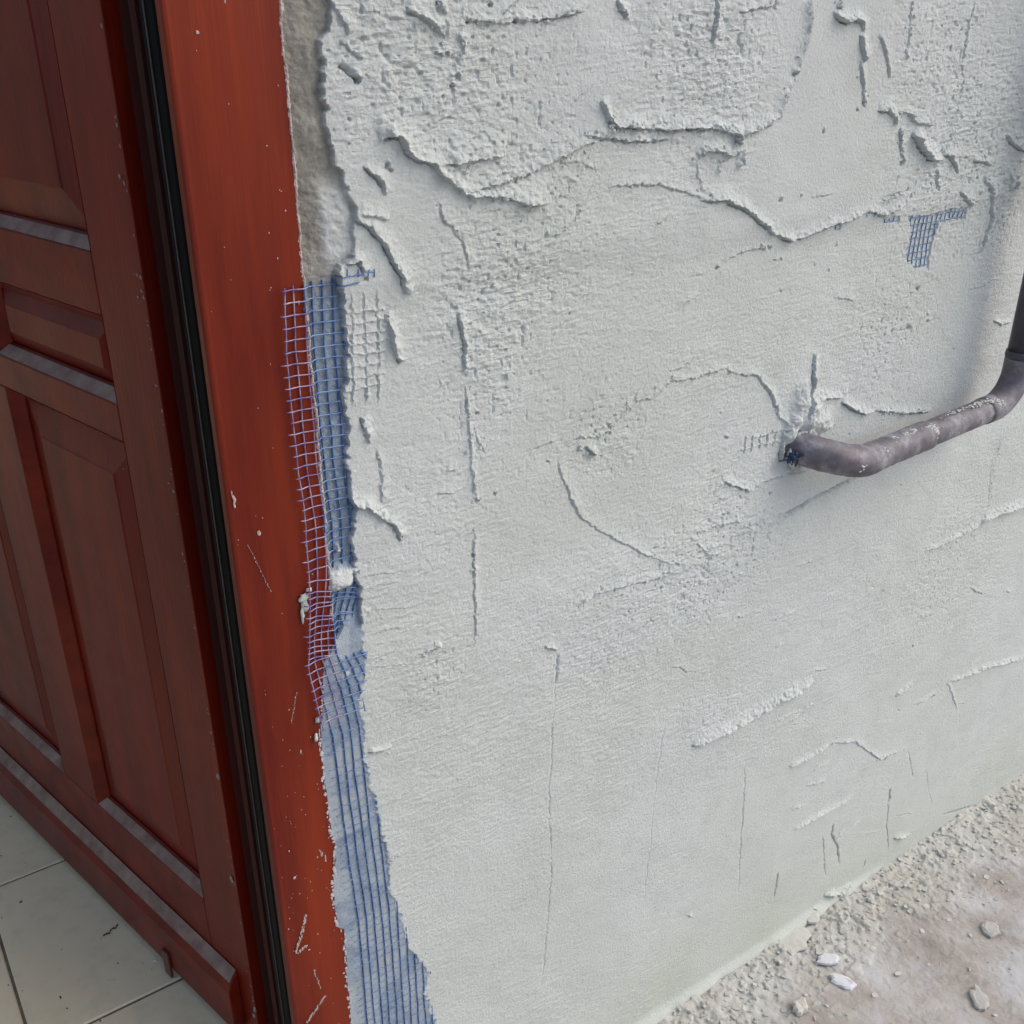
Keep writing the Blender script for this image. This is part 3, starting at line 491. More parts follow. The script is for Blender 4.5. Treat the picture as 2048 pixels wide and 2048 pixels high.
# bare blue mesh in the coat, upper right
mb = MB(); CELL = .0085
for tg, P in PATCH:
    Q = np.array(wp(tg, P)); x0, x1, z0, z1 = Q[:, 0].min(), Q[:, 0].max(), Q[:, 1].min(), Q[:, 1].max()
    def inside(x, z):
        q = False
        for k in range(len(Q)):
            a, c = Q[k], Q[(k+1) % len(Q)]
            if (a[1] > z) != (c[1] > z) and x < (c[0]-a[0])*(z-a[1])/(c[1]-a[1]+1e-12)+a[0]: q = not q
        return q
    for ori in (0, 1):
        lo, hi = (x0, x1) if ori == 0 else (z0, z1)
        c = math.floor(lo/CELL)*CELL
        while c < hi+CELL:
            run = []; a, e = (z0, z1) if ori == 0 else (x0, x1); u = a
            while u <= e+.003:
                p = (c, u) if ori == 0 else (u, c); p = (p[0]+random.uniform(-.0003, .0003)-.06*0, p[1]+random.uniform(-.0003, .0003))
                if inside(*p): run.append((p[0], surf_y(*p)-.0006-(.0004 if ori else 0), p[1]))
                else:
                    if len(run) > 1: mb.tube(run, .00062, 5)
                    run = []
                u += .003
            if len(run) > 1: mb.tube(run, .00062, 5)
            c += CELL
o = mb.build('exposed_mesh', m_thB, None, True); tag(o, 'small patch of bare blue mesh showing through the plaster'); wchild(o)

mb = MB()
for s_ in ST:
    if s_[5] < .3: continue
    P = wp(s_[0], s_[1]); L = sum(math.hypot(P[i+1][0]-P[i][0], P[i+1][1]-P[i][1]) for i in range(len(P)-1))
    for k in range(int(L*420*s_[5])):
        i = random.randrange(len(P)-1); u = random.random()
        x = P[i][0]+(P[i+1][0]-P[i][0])*u+random.gauss(0, .003); z = P[i][1]+(P[i+1][1]-P[i][1])*u+random.gauss(.0005, .003)
        if x < .36: continue
        r = random.choice([.0005, .0007, .0010, .0016])*random.uniform(.7, 1.3)
        mb.blob((x, surf_y(x, z)-r*.3, z), r*random.uniform(.8, 1.7), r*.8, r, 0, .4, 6, 4)
for k in range(1500):
    x = random.uniform(.37, 1.75); z = random.uniform(-1.25, .06)
    i = int(np.searchsorted(XS, x))-1; j = int(np.searchsorted(ZS, z))-1
    if rough_amp[i, j] < random.uniform(.45, 1.1): continue
    r = random.choice([.0004, .0006, .0008])*random.uniform(.7, 1.4)
    mb.blob((x, surf_y(x, z)-r*.3, z), r*random.uniform(.8, 1.5), r*.8, r, 0, .4, 6, 4)
o = mb.build('plaster_crumbs', m_pl); o['kind'] = 'stuff'
at = o.data.attributes.new('coat', 'FLOAT', 'POINT'); at.data.foreach_set('value', [1.0]*len(o.data.vertices)); wchild(o)

# ------------------------------------------------------------------ mesh strip lapping over the door frame
strip = empty('reinforcing_mesh_strip', (.31, .749, -.6))
tag(strip, 'blue fibreglass reinforcing mesh strip with frayed free edge lapping over the red door frame', 'mesh')
fe = sorted([(-.170, .300), (-.1881, .2994), (-.2315, .297), (-.2731, .2971), (-.339, .2971), (-.3862, .2994), (-.4346, .2982), (-.4791, .2940), (-.525, .2888), (-.5651, .2925), (-.6137, .2984), (-.6874, .3001), (-.7534, .3029), (-.861, .3078), (-1.0119, .3078), (-1.4, .309)])
def free_x(z): return float(np.interp(z, [p[0] for p in fe], [p[1] for p in fe]))
ZT, ZB = -.182, -1.31
def sy(x, z):
    """the strip lies on the frame, then dips to the bedding beside it"""
    e = free_x(z); lift = .0035*math.exp(-((x-e)/.006)**2)*(.4+1.2*float(vnoise(np.array(z*28), np.array(4.2), 70))) if z > -.60 else .0003
    if z > -.53:
        u = min(1, max(0, (x-.3185)/.008)); u = u*u*(3-2*u)
        return (.7484-lift)*(1-u)+(YSURF-.0022)*u
    return min(.7484-lift, surf_y(x, z)-.0004) if x < .32 else .7484
def wob(x, z, s): return .0009*float(fbm(np.array(x*50+s), np.array(z*30), 72, 2))*2
mbL, mbB, mbN = MB(), MB(), MB()
NC = 12; PIT = .0092
def edge_x(z): return float(np.interp(z, [p[1] for p in ce], [p[0] for p in ce]))
zz = np.arange(ZT, ZB, -.004)
for k in range(NC):
    run = []; cur = None
    off = k*PIT
    for z in zz:
        pinch = 1.0
        if -.56 < z < -.40: pinch = 1-.28*math.exp(-((z+.50)/.04)**2)
        x = free_x(z)+.0012+off*pinch+wob(off, z, k*3.1)
        if k == 0 and (z < -.60): continue
        loose = x < .3185 and z > -.60
        if cur is None: cur = loose
        if x > edge_x(z)+(.012 if z > -.5 else .004):
            if len(run) > 1: (mbL if cur else mbN).tube(run, .00085, 5)
            run = []; cur = None; continue
        run.append((x, sy(x, z), z))
        if loose != cur:
            (mbL if cur else mbN).tube(run, .00062 if cur else .00085, 5); run = run[-1:]; cur = loose
    if len(run) > 1: (mbL if cur else mbN).tube(run, .00062 if cur else .00085, 5)
z = ZT-.002; r_ = 0
while z > ZB:
    x0 = free_x(z)-random.uniform(.0, .0045) if z > -.62 else free_x(z)+random.uniform(-.001, .003)
    tilt = .06 if z > -.40 else (-.25+random.uniform(-.1, .1) if -.52 < z < -.43 else .03)
    run = []; cur = None
    x = x0
    rad = .00058 if z > -.6 else .00034
    if z < -.62 and random.random() < .15: z -= .0098; continue
    while x < min(x0+.010+PIT*(NC-2.2), edge_x(z)+(.012 if z > -.5 else .004)):
        zz_ = z+tilt*(x-x0)*( -1 if tilt < 0 else 1)*(-1 if tilt < 0 else -.9)+wob(x, z, 9.3)*1.3
        loose = x < .3185 and z > -.60
        if cur is None: cur = loose
        run.append((x, sy(x, zz_)-.0007, zz_))
        if loose != cur:
            (mbL if cur else mbB).tube(run, rad, 5); run = run[-1:]; cur = loose
        x += .0022
    if len(run) > 1: (mbL if cur else mbB).tube(run, rad, 5)
    z -= .0098 if not (-.52 < z < -.44) else .0062
for (pa, pb, n_) in [((668, 556), (742, 541), 14), ((675, 572), (715, 563), 8)]:
    run = []
    for k in range(n_+1):
        u = k/n_; x, z = W(pa[0]+(pb[0]-pa[0])*u, pa[1]+(pb[1]-pa[1])*u+random.uniform(-1.5, 1.5)); run.append((x, surf_y(x, z)-.0002-.0006*(vnoise(np.array(x*300), np.array(z*90), 71) > .35), z))
    mbB.tube(run, .0006, 5)
for px_ in (690, 712, 731, 744):
    run = []
    for k in range(5):
        x, z = W(px_, 536+k*4); run.append((x, surf_y(x, z)-.0004, z))
    mbB.tube(run, .0007, 5)
sinv = Matrix.Translation((-.31, -.749, .6))
for o in (mbL.build('loose_edge', m_thL, strip, True), mbB.build('bedded_threads', m_thB, strip, True), mbN.build('long_threads', m_thN, strip, True)): o.matrix_parent_inverse = sinv
o = bpy.data.objects['loose_edge']; o['label'] = 'pale lilac mesh threads dusted with mortar, over the frame'
mb = MB()
for (px, py, a, c_, rot) in [(608, 1195, .0050, .0035, 0), (610, 1210, .0035, .0060, 0), (605, 1232, .0017, .0080, 0), (618, 1180, .003, .002, 0), (636, 1440, .003, .003, 0), (632, 1475, .0017, .005, 0)]:
    mb = MB(); x, z = W(px, py, .747); mb.blob((x, .7470, z), a, .0016, c_, 0, .35, 9, 6)
    o = mb.build('mortar_dab', m_mortar, strip, True); o.matrix_parent_inverse = sinv

# ------------------------------------------------------------------ door frame
frame = empty('door_frame', (.2365, .75, FZ))
tag(frame, 'red varnished wooden door frame with mortar splashes beside the plastered wall', 'door frame')
finv = Matrix.Translation((-.2365, -.75, -FZ))
def fchild(o): o.parent = frame; o.matrix_parent_inverse = finv; return o
XF, XFR = .2365, .3200; ZTOP = .965
LX = XF-.86                                              # the jamb on the far side of the opening
prof = [(XF, .7525), (XF+.0012, .7508), (XF+.0035, .7502)]
for k in range(9):                                       # very slight roundness across the face
    u = k/8; prof.append((XF+.006+u*(XFR-.009-XF), .7500-.0012*math.sin(math.pi*u)+.0003))
prof += [(XFR, .7503), (XFR, .775), (XF+.010, .775), (XF+.010, .764), (XF, .762)]
mb = MB(); mb.prism(prof, FZ+.001, ZTOP); o = fchild(mb.build('jamb', m_frame)); bevel(o, .0008, 2)
mb = MB(); mb.prism([(2*XF-.86-p[0]+0.0, p[1]) for p in prof][::-1], FZ+.001, ZTOP); fchild(mb.build('jamb', m_frame))
mb = MB(); mb.box(LX+.001, XF-.001, .7505, .775, ZTOP-.083, ZTOP); fchild(mb.build('head_rail', m_frame))
mb = MB(); mb.box(XF+.0085, XFR, .7752, .796, FZ+.001, ZTOP); fchild(mb.build('slot_shade', m_void))  # near-black block stands for the shade inside the deep gap
# black rubber seal with two lips
mb = MB()
sp = [(XF+.0098, .780), (XF+.004, .7815), (XF+.0005, .7865), (XF+.0022, .7885), (XF-.0004, .7925), (XF+.0015, .7965), (XF+.0008, .801), (XF+.0098, .8015)]
mb.prism(sp, FZ+.002, ZTOP-.02); fchild(mb.build('rubber_seal', m_rub))
mb = MB(); mb.tube([(XF-.0002, .7868, FZ+.003), (XF-.0002, .7868, ZTOP-.03)], .0008, 6); fchild(mb.build('seal_lip', plain('worn_rubber', (.045, .035, .035), .35), None, True))
# rear part of the frame behind the seal, grooved
mb = MB(); mb.prism([(XF-.0015, .8025), (XF-.003, .8120), (XF+.0040, .8180), (XF+.0040, .8320), (XF-.0035, .8350), (XFR, .900), (XFR, .8025)], FZ+.001, ZTOP); fchild(mb.build('rear_rebate', m_edge))
mb = MB()
for k in range(120):
    z = random.uniform(-1.0, .02) if random.random() < .5 else random.uniform(-1.0, -.6); x = XF+.004+random.random()**1.0*(XFR-XF-.006)
    s = random.uniform(.00022, .0006)*(1 if random.random() < .93 else 2.2)
    mb.blob((x, .7496-.0006, z), s*random.uniform(.7, 1.5), .0004, s*random.uniform(.7, 2.2), 0, .4, 6, 4)
for (p, q, n, wd) in [((495, 1090), (540, 1180), 34, .00035), ((592, 1385), (582, 1445), 26, .0004), ((612, 1830), (592, 1905), 40, .0008), ((596, 1905), (612, 1890), 14, .0008), ((650, 1990), (612, 2045), 46, .0007), ((465, 985), (467, 1010), 8, .0010), ((640, 1700), (652, 1720), 8, .001), ((628, 1940), (640, 1975), 14, .0006)]:
    for k in range(n):
        u = k/(n-1)+random.uniform(-.02, .02); x, z = W(p[0]+(q[0]-p[0])*u+random.uniform(-3, 3)*wd*1000, p[1]+(q[1]-p[1])*u)
        mb.blob((x, .7490, z), wd*random.uniform(.5, 1.2), .0004, wd*random.uniform(1, 3), 0, .3, 6, 4)
o = fchild(mb.build('mortar_specks', m_speck)); o['kind'] = 'stuff'
mb = MB()                                               # whitish crust along the frame's wall side
z = .10
pts = []
while z > -.56:
    x = XFR+.0005+float(fbm(np.array(z*60), np.array(.5), 80, 3))*.004
    mb.blob((x, .7510, z), random.uniform(.0008, .0020), .0014, random.uniform(.002, .0045), 0, .35, 7, 5); z -= random.uniform(.002, .0042)
fchild(mb.build('mortar_crust', plain('pinkish_crust', (.40, .34, .32), .9, .2, 150)))
mb = MB()                                               # ragged smears along the lower edge
z = -.55
while z > -1.06:
    j = int(np.clip(np.searchsorted(ZS, z), 0, len(ZS)-1)); x = float(xs_[0, j] if xs_.shape[0] == 1 else xs_[10, j])
    if random.random() < .75: mb.blob((x+random.uniform(-.0015, .001), .7490, z), random.uniform(.0006, .0018), .0008, random.uniform(.0008, .003), 0, .4, 7, 5)
    z -= random.uniform(.002, .006)
fchild(mb.build('mortar_smears', plain('pink_grey_smear', (.47, .42, .42), .9, .2, 150)))

# ------------------------------------------------------------------ door leaf (opened inwards), local frame: +x along the leaf, y = depth into the leaf, z up
A_D = math.atan(.245)
door = empty('door', (.2278, .8598, FZ))
tag(door, 'dark red varnished panelled door standing open into the tiled room', 'door')
dd = Vector((-math.sin(A_D), math.cos(A_D), 0)); dn = Vector((-math.cos(A_D), -math.sin(A_D), 0))     # along the leaf, outwards from its visible face
def dw(s, n, z): return Vector((.2278, .8598, 0))+dd*s+dn*n+Vector((0, 0, z))
dinv = Matrix.Translation((-.2278, -.8598, -FZ))
class DB(MB):
    def fin(s, name, m, smooth=False, bev=.0015, label=None):
        vs = [dw(*v) for v in s.v]; o = mesh_obj(name, vs, s.f, m, door, smooth); o.matrix_parent_inverse = dinv
        if bev: bevel(o, bev, 2)
        if label: o['label'] = label
        return o
S1, S2, S3, S4, S5 = .083, .329, .418, .664, .755; ZT_, ZB_ = .935, -1.100; TKD = .042
def rail(name, s0, s1, z0, z1, m, **k): b_ = DB(); b_.box(s0, s1, -TKD, 0, z0, z1); return b_.fin(name, m, **k)
rail('stile', .004, S1, ZB_, ZT_, m_door); rail('stile', S4, S5, ZB_, ZT_, m_door)
rail('bottom_rail', S1+.0003, S4-.0003, ZB_, -.928, m_doorh)
rail('middle_rail', S1+.0003, S4-.0003, -.352, -.315, m_doorh); rail('middle_rail', S1+.0003, S4-.0003, -.232, -.176, m_doorh)
rail('top_rail', S1+.0003, S4-.0003, .82, ZT_, m_doorh)
for z0, z1 in ((-.928, -.352), (-.315, -.232), (-.176, .82)): rail('mullion', S2, S3, z0+.0003, z1-.0003, m_door)
b_ = DB(); b_.box(.0, .0037, -TKD-.002, .001, ZB_, ZT_); b_.fin('edge_lipping', m_door, bev=.0008)
def panel(s0, s1, z0, z1):
    """raised and fielded panel: moulding sloping in from the rails, then the bevel rising to the field"""
    b_ = DB(); rings = [(0, 0), (.0105, -.0105), (.0120, -.0128)]
    def ring(i, y): return [(s0+i, y, z0+i), (s1-i, y, z0+i), (s1-i, y, z1-i), (s0+i, y, z1-i)]
    def strip_(b_, r0, r1):
        for k in range(4):
            a, c = r0[k], r0[(k+1) % 4]; e, f = r1[(k+1) % 4], r1[k]; b_.add([a, c, e, f], [(0, 1, 2, 3)])
    for (i0, y0), (i1, y1) in zip(rings[:-1], rings[1:]): strip_(b_, ring(i0, y0), ring(i1, y1))
    r0, r1 = ring(.0008, -.0004), ring(.0102, -.0100)          # thin pale layer along the sloping bottom member
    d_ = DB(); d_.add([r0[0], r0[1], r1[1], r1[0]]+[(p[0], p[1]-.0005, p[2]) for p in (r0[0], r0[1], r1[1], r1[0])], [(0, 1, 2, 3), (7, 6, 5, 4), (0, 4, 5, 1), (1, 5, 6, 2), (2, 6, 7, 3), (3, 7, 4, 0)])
    d_.v = [(p[0], p[1]+.0004, p[2]+.0004) for p in d_.v]; d_.fin('pale_layer', m_pale, bev=0)
    # give the moulding a back so that it is a solid ring
    strip_(b_, ring(.0120, -.0128), ring(.0120, -.030)); strip_(b_, ring(.0120, -.030), ring(0, -.030)); strip_(b_, ring(0, -.030), ring(0, 0))
    b_.fin('moulding', m_doorh, bev=0)
    h = min(s1-s0, z1-z0); bw = min(.034, h*.16)
    p_ = DB(); r2 = ring(.0122, -.0150); r3 = ring(.0122+bw, -.0080); r4 = ring(.0122+bw+.002, -.0068)
    strip_(p_, r2, r3); strip_(p_, r3, r4); p_.add(r4, [(0, 1, 2, 3)]); p_.add(ring(.0122, -.034), [(3, 2, 1, 0)]); strip_(p_, ring(.0122, -.034), r2)
    p_.fin('panel', m_door, bev=0)
for s0, s1 in ((S1, S2), (S3, S4)):
    for z0, z1 in ((-.928, -.352), (-.315, -.232), (-.176, .82)): panel(s0, s1, z0, z1)
b_ = DB()                                               # applied weather board with sloping top
b_.prism([(0.0003, -1.096), (.015, -1.096), (.0155, -1.030), (.0120, -1.0185), (.0003, -1.004)], .030, S5, 'x'); o = b_.fin('weather_board', m_doorh, bev=.0012)
b_ = DB(); b_.prism([(.0008, -1.0036), (.0112, -1.0166), (.0116, -1.0160), (.0012, -1.0030)], .032, S5-.002, 'x'); b_.fin('pale_layer', m_pale, bev=0)  # same pale layer on the board's sloping top
b_ = DB(); b_.box(.168, .183, .0150, .0188, -1.110, -1.068); b_.fin('patch_block', m_patch, bev=.001, label='small reddish block at the lower edge of the weather board')
b_ = DB(); b_.box(.02, S5-.01, -.030, -.012, -1.112, -1.1005); b_.fin('bottom_seal', m_rub, bev=0)
for zh in (.70, -.10+.45, -.86-.4*0):
    if zh < -.5: continue
    b_ = DB(); b_.tube([(.0-.006, -.046, zh-.05), (-.006, -.046, zh+.05)], .007, 12); b_.fin('hinge', plain('hinge_brass', (.35, .25, .10), .35, .1, met=1), True, bev=0)
b_ = DB()
for k in range(60):
    s_ = random.choice([.002, random.uniform(.0, .012)]); b_.blob((s_, .0015, random.uniform(-1.05, .0)), random.uniform(.0004, .0016), .0006, random.uniform(.0004, .002), 0, .4, 6, 4)
for k in range(26):
    b_.blob((random.uniform(.03, .6), .0006, random.uniform(-1.09, -.1)), random.uniform(.0003, .0007), .0004, random.uniform(.0003, .0007), 0, .4, 6, 4)
for (q, z) in [(.008, -.845), (.002, -.70), (.001, -1.045), (.006, -1.06)]: b_.blob((q, .0012, z), .0028, .0012, .0042, 0, .35, 8, 5)
o = b_.fin('mortar_specks', plain('dim_speck', (.25, .20, .19), .85, .2, 200), bev=0); o['kind'] = 'stuff'

# ------------------------------------------------------------------ pipe
pipe = empty('waste_pipe', (.936, .75, -.460))
tag(pipe, 'grey mortar-stained plastic pipe coming out of the plaster, running right and then up', 'pipe')
pinv = Matrix.Translation((-.936, -.75, .460))
def pchild(o): o.parent = pipe; o.matrix_parent_inverse = pinv; return o
YP, XV, RP = .703, 1.307, .0172
XL, ZP = .936, -.460
def zax(x): return -.4755+(x-1.02)*.058
def arc(c, a0, a1, r, e1, e2, n=10):
    c = Vector(c); return [c+Vector(e1)*r*math.cos(a0+(a1-a0)*k/n)+Vector(e2)*r*math.sin(a0+(a1-a0)*k/n) for k in range(n+1)]
def smooth_path(P, n=8):
    P = [Vector(p) for p in P]; out = []
    for k in range(len(P)-1):
        p0, p1, p2, p3 = P[max(k-1, 0)], P[k], P[k+1], P[min(k+2, len(P)-1)]
        for q in range(n):
            t_ = q/n; out.append(.5*((2*p1)+(p2-p0)*t_+(2*p0-5*p1+4*p2-p3)*t_*t_+(3*p1-p0-3*p2+p3)*t_**3))
    return out+[P[-1]]
def organic(pts, r, name, m, n=36, amp=.0008, sd=0, lump=.0):
    mb = MB(); rs = [(r(i/(len(pts)-1)) if callable(r) else r)+amp*float(fbm(np.array(i*.7), np.array(sd+.3), 90, 2))*2 for i in range(len(pts))]
    mb.tube(pts, rs, n)
    if lump:
        k_ = 0; vs = []
        for v in mb.v:
            q = Vector(v); i_ = k_//n; k_ += 1; c_ = pts[min(i_, len(pts)-1)]
            f_ = 1+lump*float(fbm(np.array(q.x*160+q.z*90), np.array(q.z*170+q.y*120+sd), 92, 3)); vs.append(tuple(c_+(q-c_)*f_))
        mb.v = vs
    return pchild(mb.build(name, m, None, True))
organic(smooth_path([(.918, .790, -.450), (.928, .762, -.455), (.941, .733, -.460), (.966, .711, -.468), (1.000, YP, zax(1.0)+.0005), (1.022, YP, zax(1.022))], 7), lambda u: RP+.0034-.0014*u, 'elbow', m_pipe, sd=1, lump=.10)
organic([Vector((1.014+.0045*k, YP, zax(1.014+.0045*k))) for k in range(25)], lambda u: RP+.0012+.0006*u, 'sleeve', m_pipe, amp=.0008, sd=2, lump=.07)
organic([Vector((1.115+.006*k, YP, zax(1.115+.006*k))) for k in range(24)], RP-.0002, 'horizontal_pipe', m_pipe, sd=3, amp=.0004, lump=.03)
rb2 = .046; ze = zax(XV-rb2)
pts = [Vector((XV-rb2-.016+.008*k, YP, zax(XV-rb2-.016+.008*k))) for k in range(3)]+arc((XV-rb2, YP, ze+rb2), -math.pi/2, 0, rb2, (1, 0, 0), (0, 0, 1), 14)[1:]+[Vector((XV, YP, ze+rb2+.010*k)) for k in (1, 2)]
organic(pts, RP+.0012, 'elbow', m_pipe, sd=4, amp=.0003, lump=.03)
organic([Vector((XV, YP, ze+rb2+.018+.05*k)) for k in range(32)], RP, 'vertical_pipe', m_pipe2, amp=.0001, sd=5)
mb = MB()                                               # rim of the socket
mb.tube([Vector((XV, YP, ze+rb2+.016)), Vector((XV, YP, ze+rb2+.020)), Vector((XV, YP, ze+rb2+.026))], [RP+.0012, RP+.0022, RP+.0012], 36); pchild(mb.build('socket_rim', m_pipe2, None, True))
mb = MB()                                               # mortar left on the pipe's upper side
def on_pipe(x, a, s, l):
    mb.blob((x, YP-math.cos(a)*(RP+.0010), zax(x)+math.sin(a)*(RP+.0010)), l, s*(.5+.5*math.sin(a)), s*(.3+.7*math.cos(a)), 0, .3, 8, 5)
for cx, ca, n_, sx in [(1.090, 1.35, 60, .010), (1.115, 1.15, 34, .0030), (1.121, .80, 34, .0022), (1.122, .45, 16, .0018), (1.222, 1.35, 60, .012), (1.245, 1.2, 40, .005), (1.258, .9, 34, .0025), (1.264, .55, 18, .002), (1.18, 1.5, 30, .014), (1.06, 1.45, 26, .012), (1.02, .6, 14, .006), (.985, .3, 14, .010)]:
    for k in range(n_): on_pipe(cx+random.gauss(0, sx), ca+random.gauss(0, .13), random.uniform(.0005, .0016), random.uniform(.0008, .0030))
for k in range(60): on_pipe(random.uniform(.99, 1.27), random.uniform(-.4, 1.5), random.uniform(.0003, .0008), random.uniform(.0004, .0012))
o = pchild(mb.build('mortar_splatter', m_mortar, None, True)); o['kind'] = 'stuff'
mb = MB()                                               # collar of wet mortar where it leaves the wall
for k in range(22):
    a = 2*math.pi*k/22+random.uniform(-.1, .1); rr = RP+.001+random.uniform(0, .004)
    mb.blob((XL+math.cos(a)*rr, .745, ZP+math.sin(a)*rr), random.uniform(.004, .008), random.uniform(.002, .004), random.uniform(.004, .007), random.uniform(0, 3), .3, 9, 6)
o = mb.build('mortar_collar', m_pl, None, True)
at = o.data.attributes.new('coat', 'FLOAT', 'POINT'); at.data.foreach_set('value', [1.0]*len(o.data.vertices)); wchild(o)
mb = MB()                                               # blue scrap at the pipe's mouth
x, z = W(1590, 915, .735)
for k in range(6): mb.blob((x+random.uniform(-.007, .006), .737+random.uniform(-.005, .004), z+random.uniform(-.006, .010)), random.uniform(.003, .007), .0025, random.uniform(.002, .005), random.uniform(0, 3), .5, 7, 5)
mb.tube([(x-.018, .743, z-.003), (x-.008, .738, z-.002), (x+.004, .733, z+.002)], .0012, 5); mb.tube([(x+.003, .735, z-.012), (x+.006, .733, z+.003)], .0010, 5); mb.tube([(x-.002, .737, z-.010), (x-.001, .734, z+.004)], .0009, 5)
pchild(mb.build('blue_mesh_scrap', m_bluetape, None, False))

# ------------------------------------------------------------------ ground outside
def axis2(lo, dlo, dhi, hi, st): return axis(lo, dlo, dhi, hi, st, st, 1.16)
def axis_far(dlo, dhi, lo, hi, st):
    a = list(np.arange(dlo, dhi, st)); s = st
    while a[-1] < hi: s *= 1.22; a.append(a[-1]+s)
    l = []; s = st; x = dlo
    while x > lo: s *= 1.22; x -= s; l.append(x)
    return np.array(l[::-1]+a)
GX = axis_far(.62, 1.86, -60, 60, .0017); GY = axis_far(.22, .760, -60, 60, .0017)
gX, gY = np.meshgrid(GX, GY, indexing='ij')
near = sstep(.56, .72, gY+.05*fbm(gX*9, gY*9, 100, 2))*(gY < .80)
plates = sstep(.56, .58, vnoise(gX*24+.9*vnoise(gX*90, gY*90, 3), gY*24+.9*vnoise(gX*90, gY*90, 9), 101))*.0026+sstep(.60, .625, vnoise(gX*55+.8*vnoise(gX*150, gY*150, 4), gY*55, 102))*.0020
lumps = np.clip(vnoise(gX*150, gY*150, 103)-.55, 0, 1)*.010+np.clip(vnoise(gX*60, gY*60, 104)-.6, 0, 1)*.018
fade = np.exp(-np.clip(np.hypot(gX-1.2, gY-.45)-1.0, 0, 50))
fill = sstep(.722, .752, gY+.01*fbm(gX*40, gY*40, 105, 2))*.006*(gY < .9)
gH = fade*(.006*fbm(gX*5, gY*5, 106, 3)+plates*(.25+.9*near)+lumps*(.08+.36*near)+fill+.0016*fbm(gX*120, gY*120, 107, 3)*(.6+near))
crumb = np.clip(near*.70+sstep(.003, .006, plates)*.45, 0, .9)*(gY < .80)*fade
ground = grid_obj('ground', np.stack([gX, gY, GZ+gH-.002], -1), len(GX), len(GY), m_gr, None, {'crumb': crumb}); tag(ground, kind='structure')

# loose crumbs of mortar at the wall's foot
mb = MB()
for k in range(1700):
    x = random.uniform(.62, 1.85); d_ = abs(random.gauss(0, .075)) if random.random() < .75 else random.uniform(0, .45)
    y = .744-d_
    if y < .24: continue
    s = random.choice([.0006, .0006, .0009, .0009, .0013, .0020, .0032])*random.uniform(.6, 1.2)*(1 if d_ < .12 else .75)
    i = int(np.clip(np.searchsorted(GX, x), 0, len(GX)-1)); j = int(np.clip(np.searchsorted(GY, y), 0, len(GY)-1))
    mb.blob((x, y, GZ-.002+float(gH[i, j])+s*.35), s*random.uniform(.8, 1.8), s, s*random.uniform(.4, .8), random.uniform(0, 3.1), .35, 6, 4)
for k in range(300):                                   # flat broken flakes among the crumbs
    x = random.uniform(.62, 1.85); d_ = abs(random.gauss(0, .085)); y = .742-d_
    if y < .24: continue
    r = random.uniform(.0025, .0085); n = random.randint(5, 8); a0 = random.uniform(0, 6.3); th = random.uniform(.0007, .0020)
    i = int(np.clip(np.searchsorted(GX, x), 3, len(GX)-4)); j = int(np.clip(np.searchsorted(GY, y), 3, len(GY)-4)); zb = GZ-.002+float(gH[i-2:i+3, j-2:j+3].mean())
    tx, ty = random.uniform(-.22, .22), random.uniform(-.22, .22)
    P = [(math.cos(a0+6.283*q/n)*r*random.uniform(.6, 1.2), math.sin(a0+6.283*q/n)*r*random.uniform(.45, .9)) for q in range(n)]
    mb.add([(x+p[0], y+p[1], zb+p[0]*tx+p[1]*ty) for p in P]+[(x+p[0]*.93, y+p[1]*.93, zb+p[0]*tx+p[1]*ty+th) for p in P], [tuple(range(n))[::-1], tuple(range(n, 2*n))]+[(q, (q+1) % n, (q+1) % n+n, q+n) for q in range(n)])
o = mb.build('mortar_crumbs', plain('crumb', (.45, .45, .41), .9, .2, 70, bmp=.0006)); tag(o, 'scattered cream mortar crumbs along the foot of the wall', 'debris', kind='stuff')
def flake(px, py, a, bb, th, rot, label, m, pts=None):
    x, y = G(px, py); i = int(np.searchsorted(GX, x)); j = int(np.searchsorted(GY, y)); zb = GZ-.002+float(gH[i-3:i+4, j-3:j+4].max())+.0004
    n = 15; P = []; 
    for k in range(n):
        t_ = 2*math.pi*k/n; q = 1+random.uniform(-.22, .16); P.append((math.cos(t_)*a*q, math.sin(t_)*bb*q))
    vs = [(p[0], p[1], 0) for p in P]+[(p[0]*.97, p[1]*.97, th*random.uniform(.7, 1)) for p in P]+[(p[0]*.75, p[1]*.72, th*random.uniform(1.0, 1.25)) for p in P]
    fs = [tuple(range(n))[::-1]]+[(k, (k+1) % n, (k+1) % n+n, k+n) for k in range(n)]+[(k+n, (k+1) % n+n, (k+1) % n+2*n, k+2*n) for k in range(n)]+[tuple(range(2*n, 3*n))]
    o = mesh_obj('mortar_flake', vs, fs, m); o.location = (x, y, zb); o.rotation_euler = (random.uniform(-.06, .06), random.uniform(-.06, .06), rot); tag(o, label, 'debris', 'loose mortar flakes on the ground')
    return o
m_fg = plain('grey_flake', (.42, .41, .38), .9, .12, 90, bmp=.0006)
m_fl = plain('white_flake', (.60, .61, .63), .8, .08, 90, bmp=.0005); m_fc = plain('cream_flake', (.53, .525, .47), .85, .1, 90, bmp=.0006)
flake(1148+1090*.4658, 1348+1235*.4658, .018, .012, .004, -.5, 'small smooth white oval chip lying on the screed, upper one of the two', m_fl)
flake(1148+1155*.4658, 1348+1330*.4658, .020, .012, .005, -1.1, 'white oval chip lying on the screed just below the other white chip', m_fl)
flake(1148+970*.4658, 1348+1440*.4658, .015, .011, .008, .3, 'chunky broken cream lump at the bottom edge of the picture', m_fc)
flake(1148+935*.4658, 1348+1140*.4658, .034, .026, .003, .2, 'broad flat cream flake right at the foot of the wall', m_fc)
flake(1148+1740*.4658, 1348+1400*.4658, .022, .012, .005, .9, 'long pale flake near the lower right corner', m_fg)
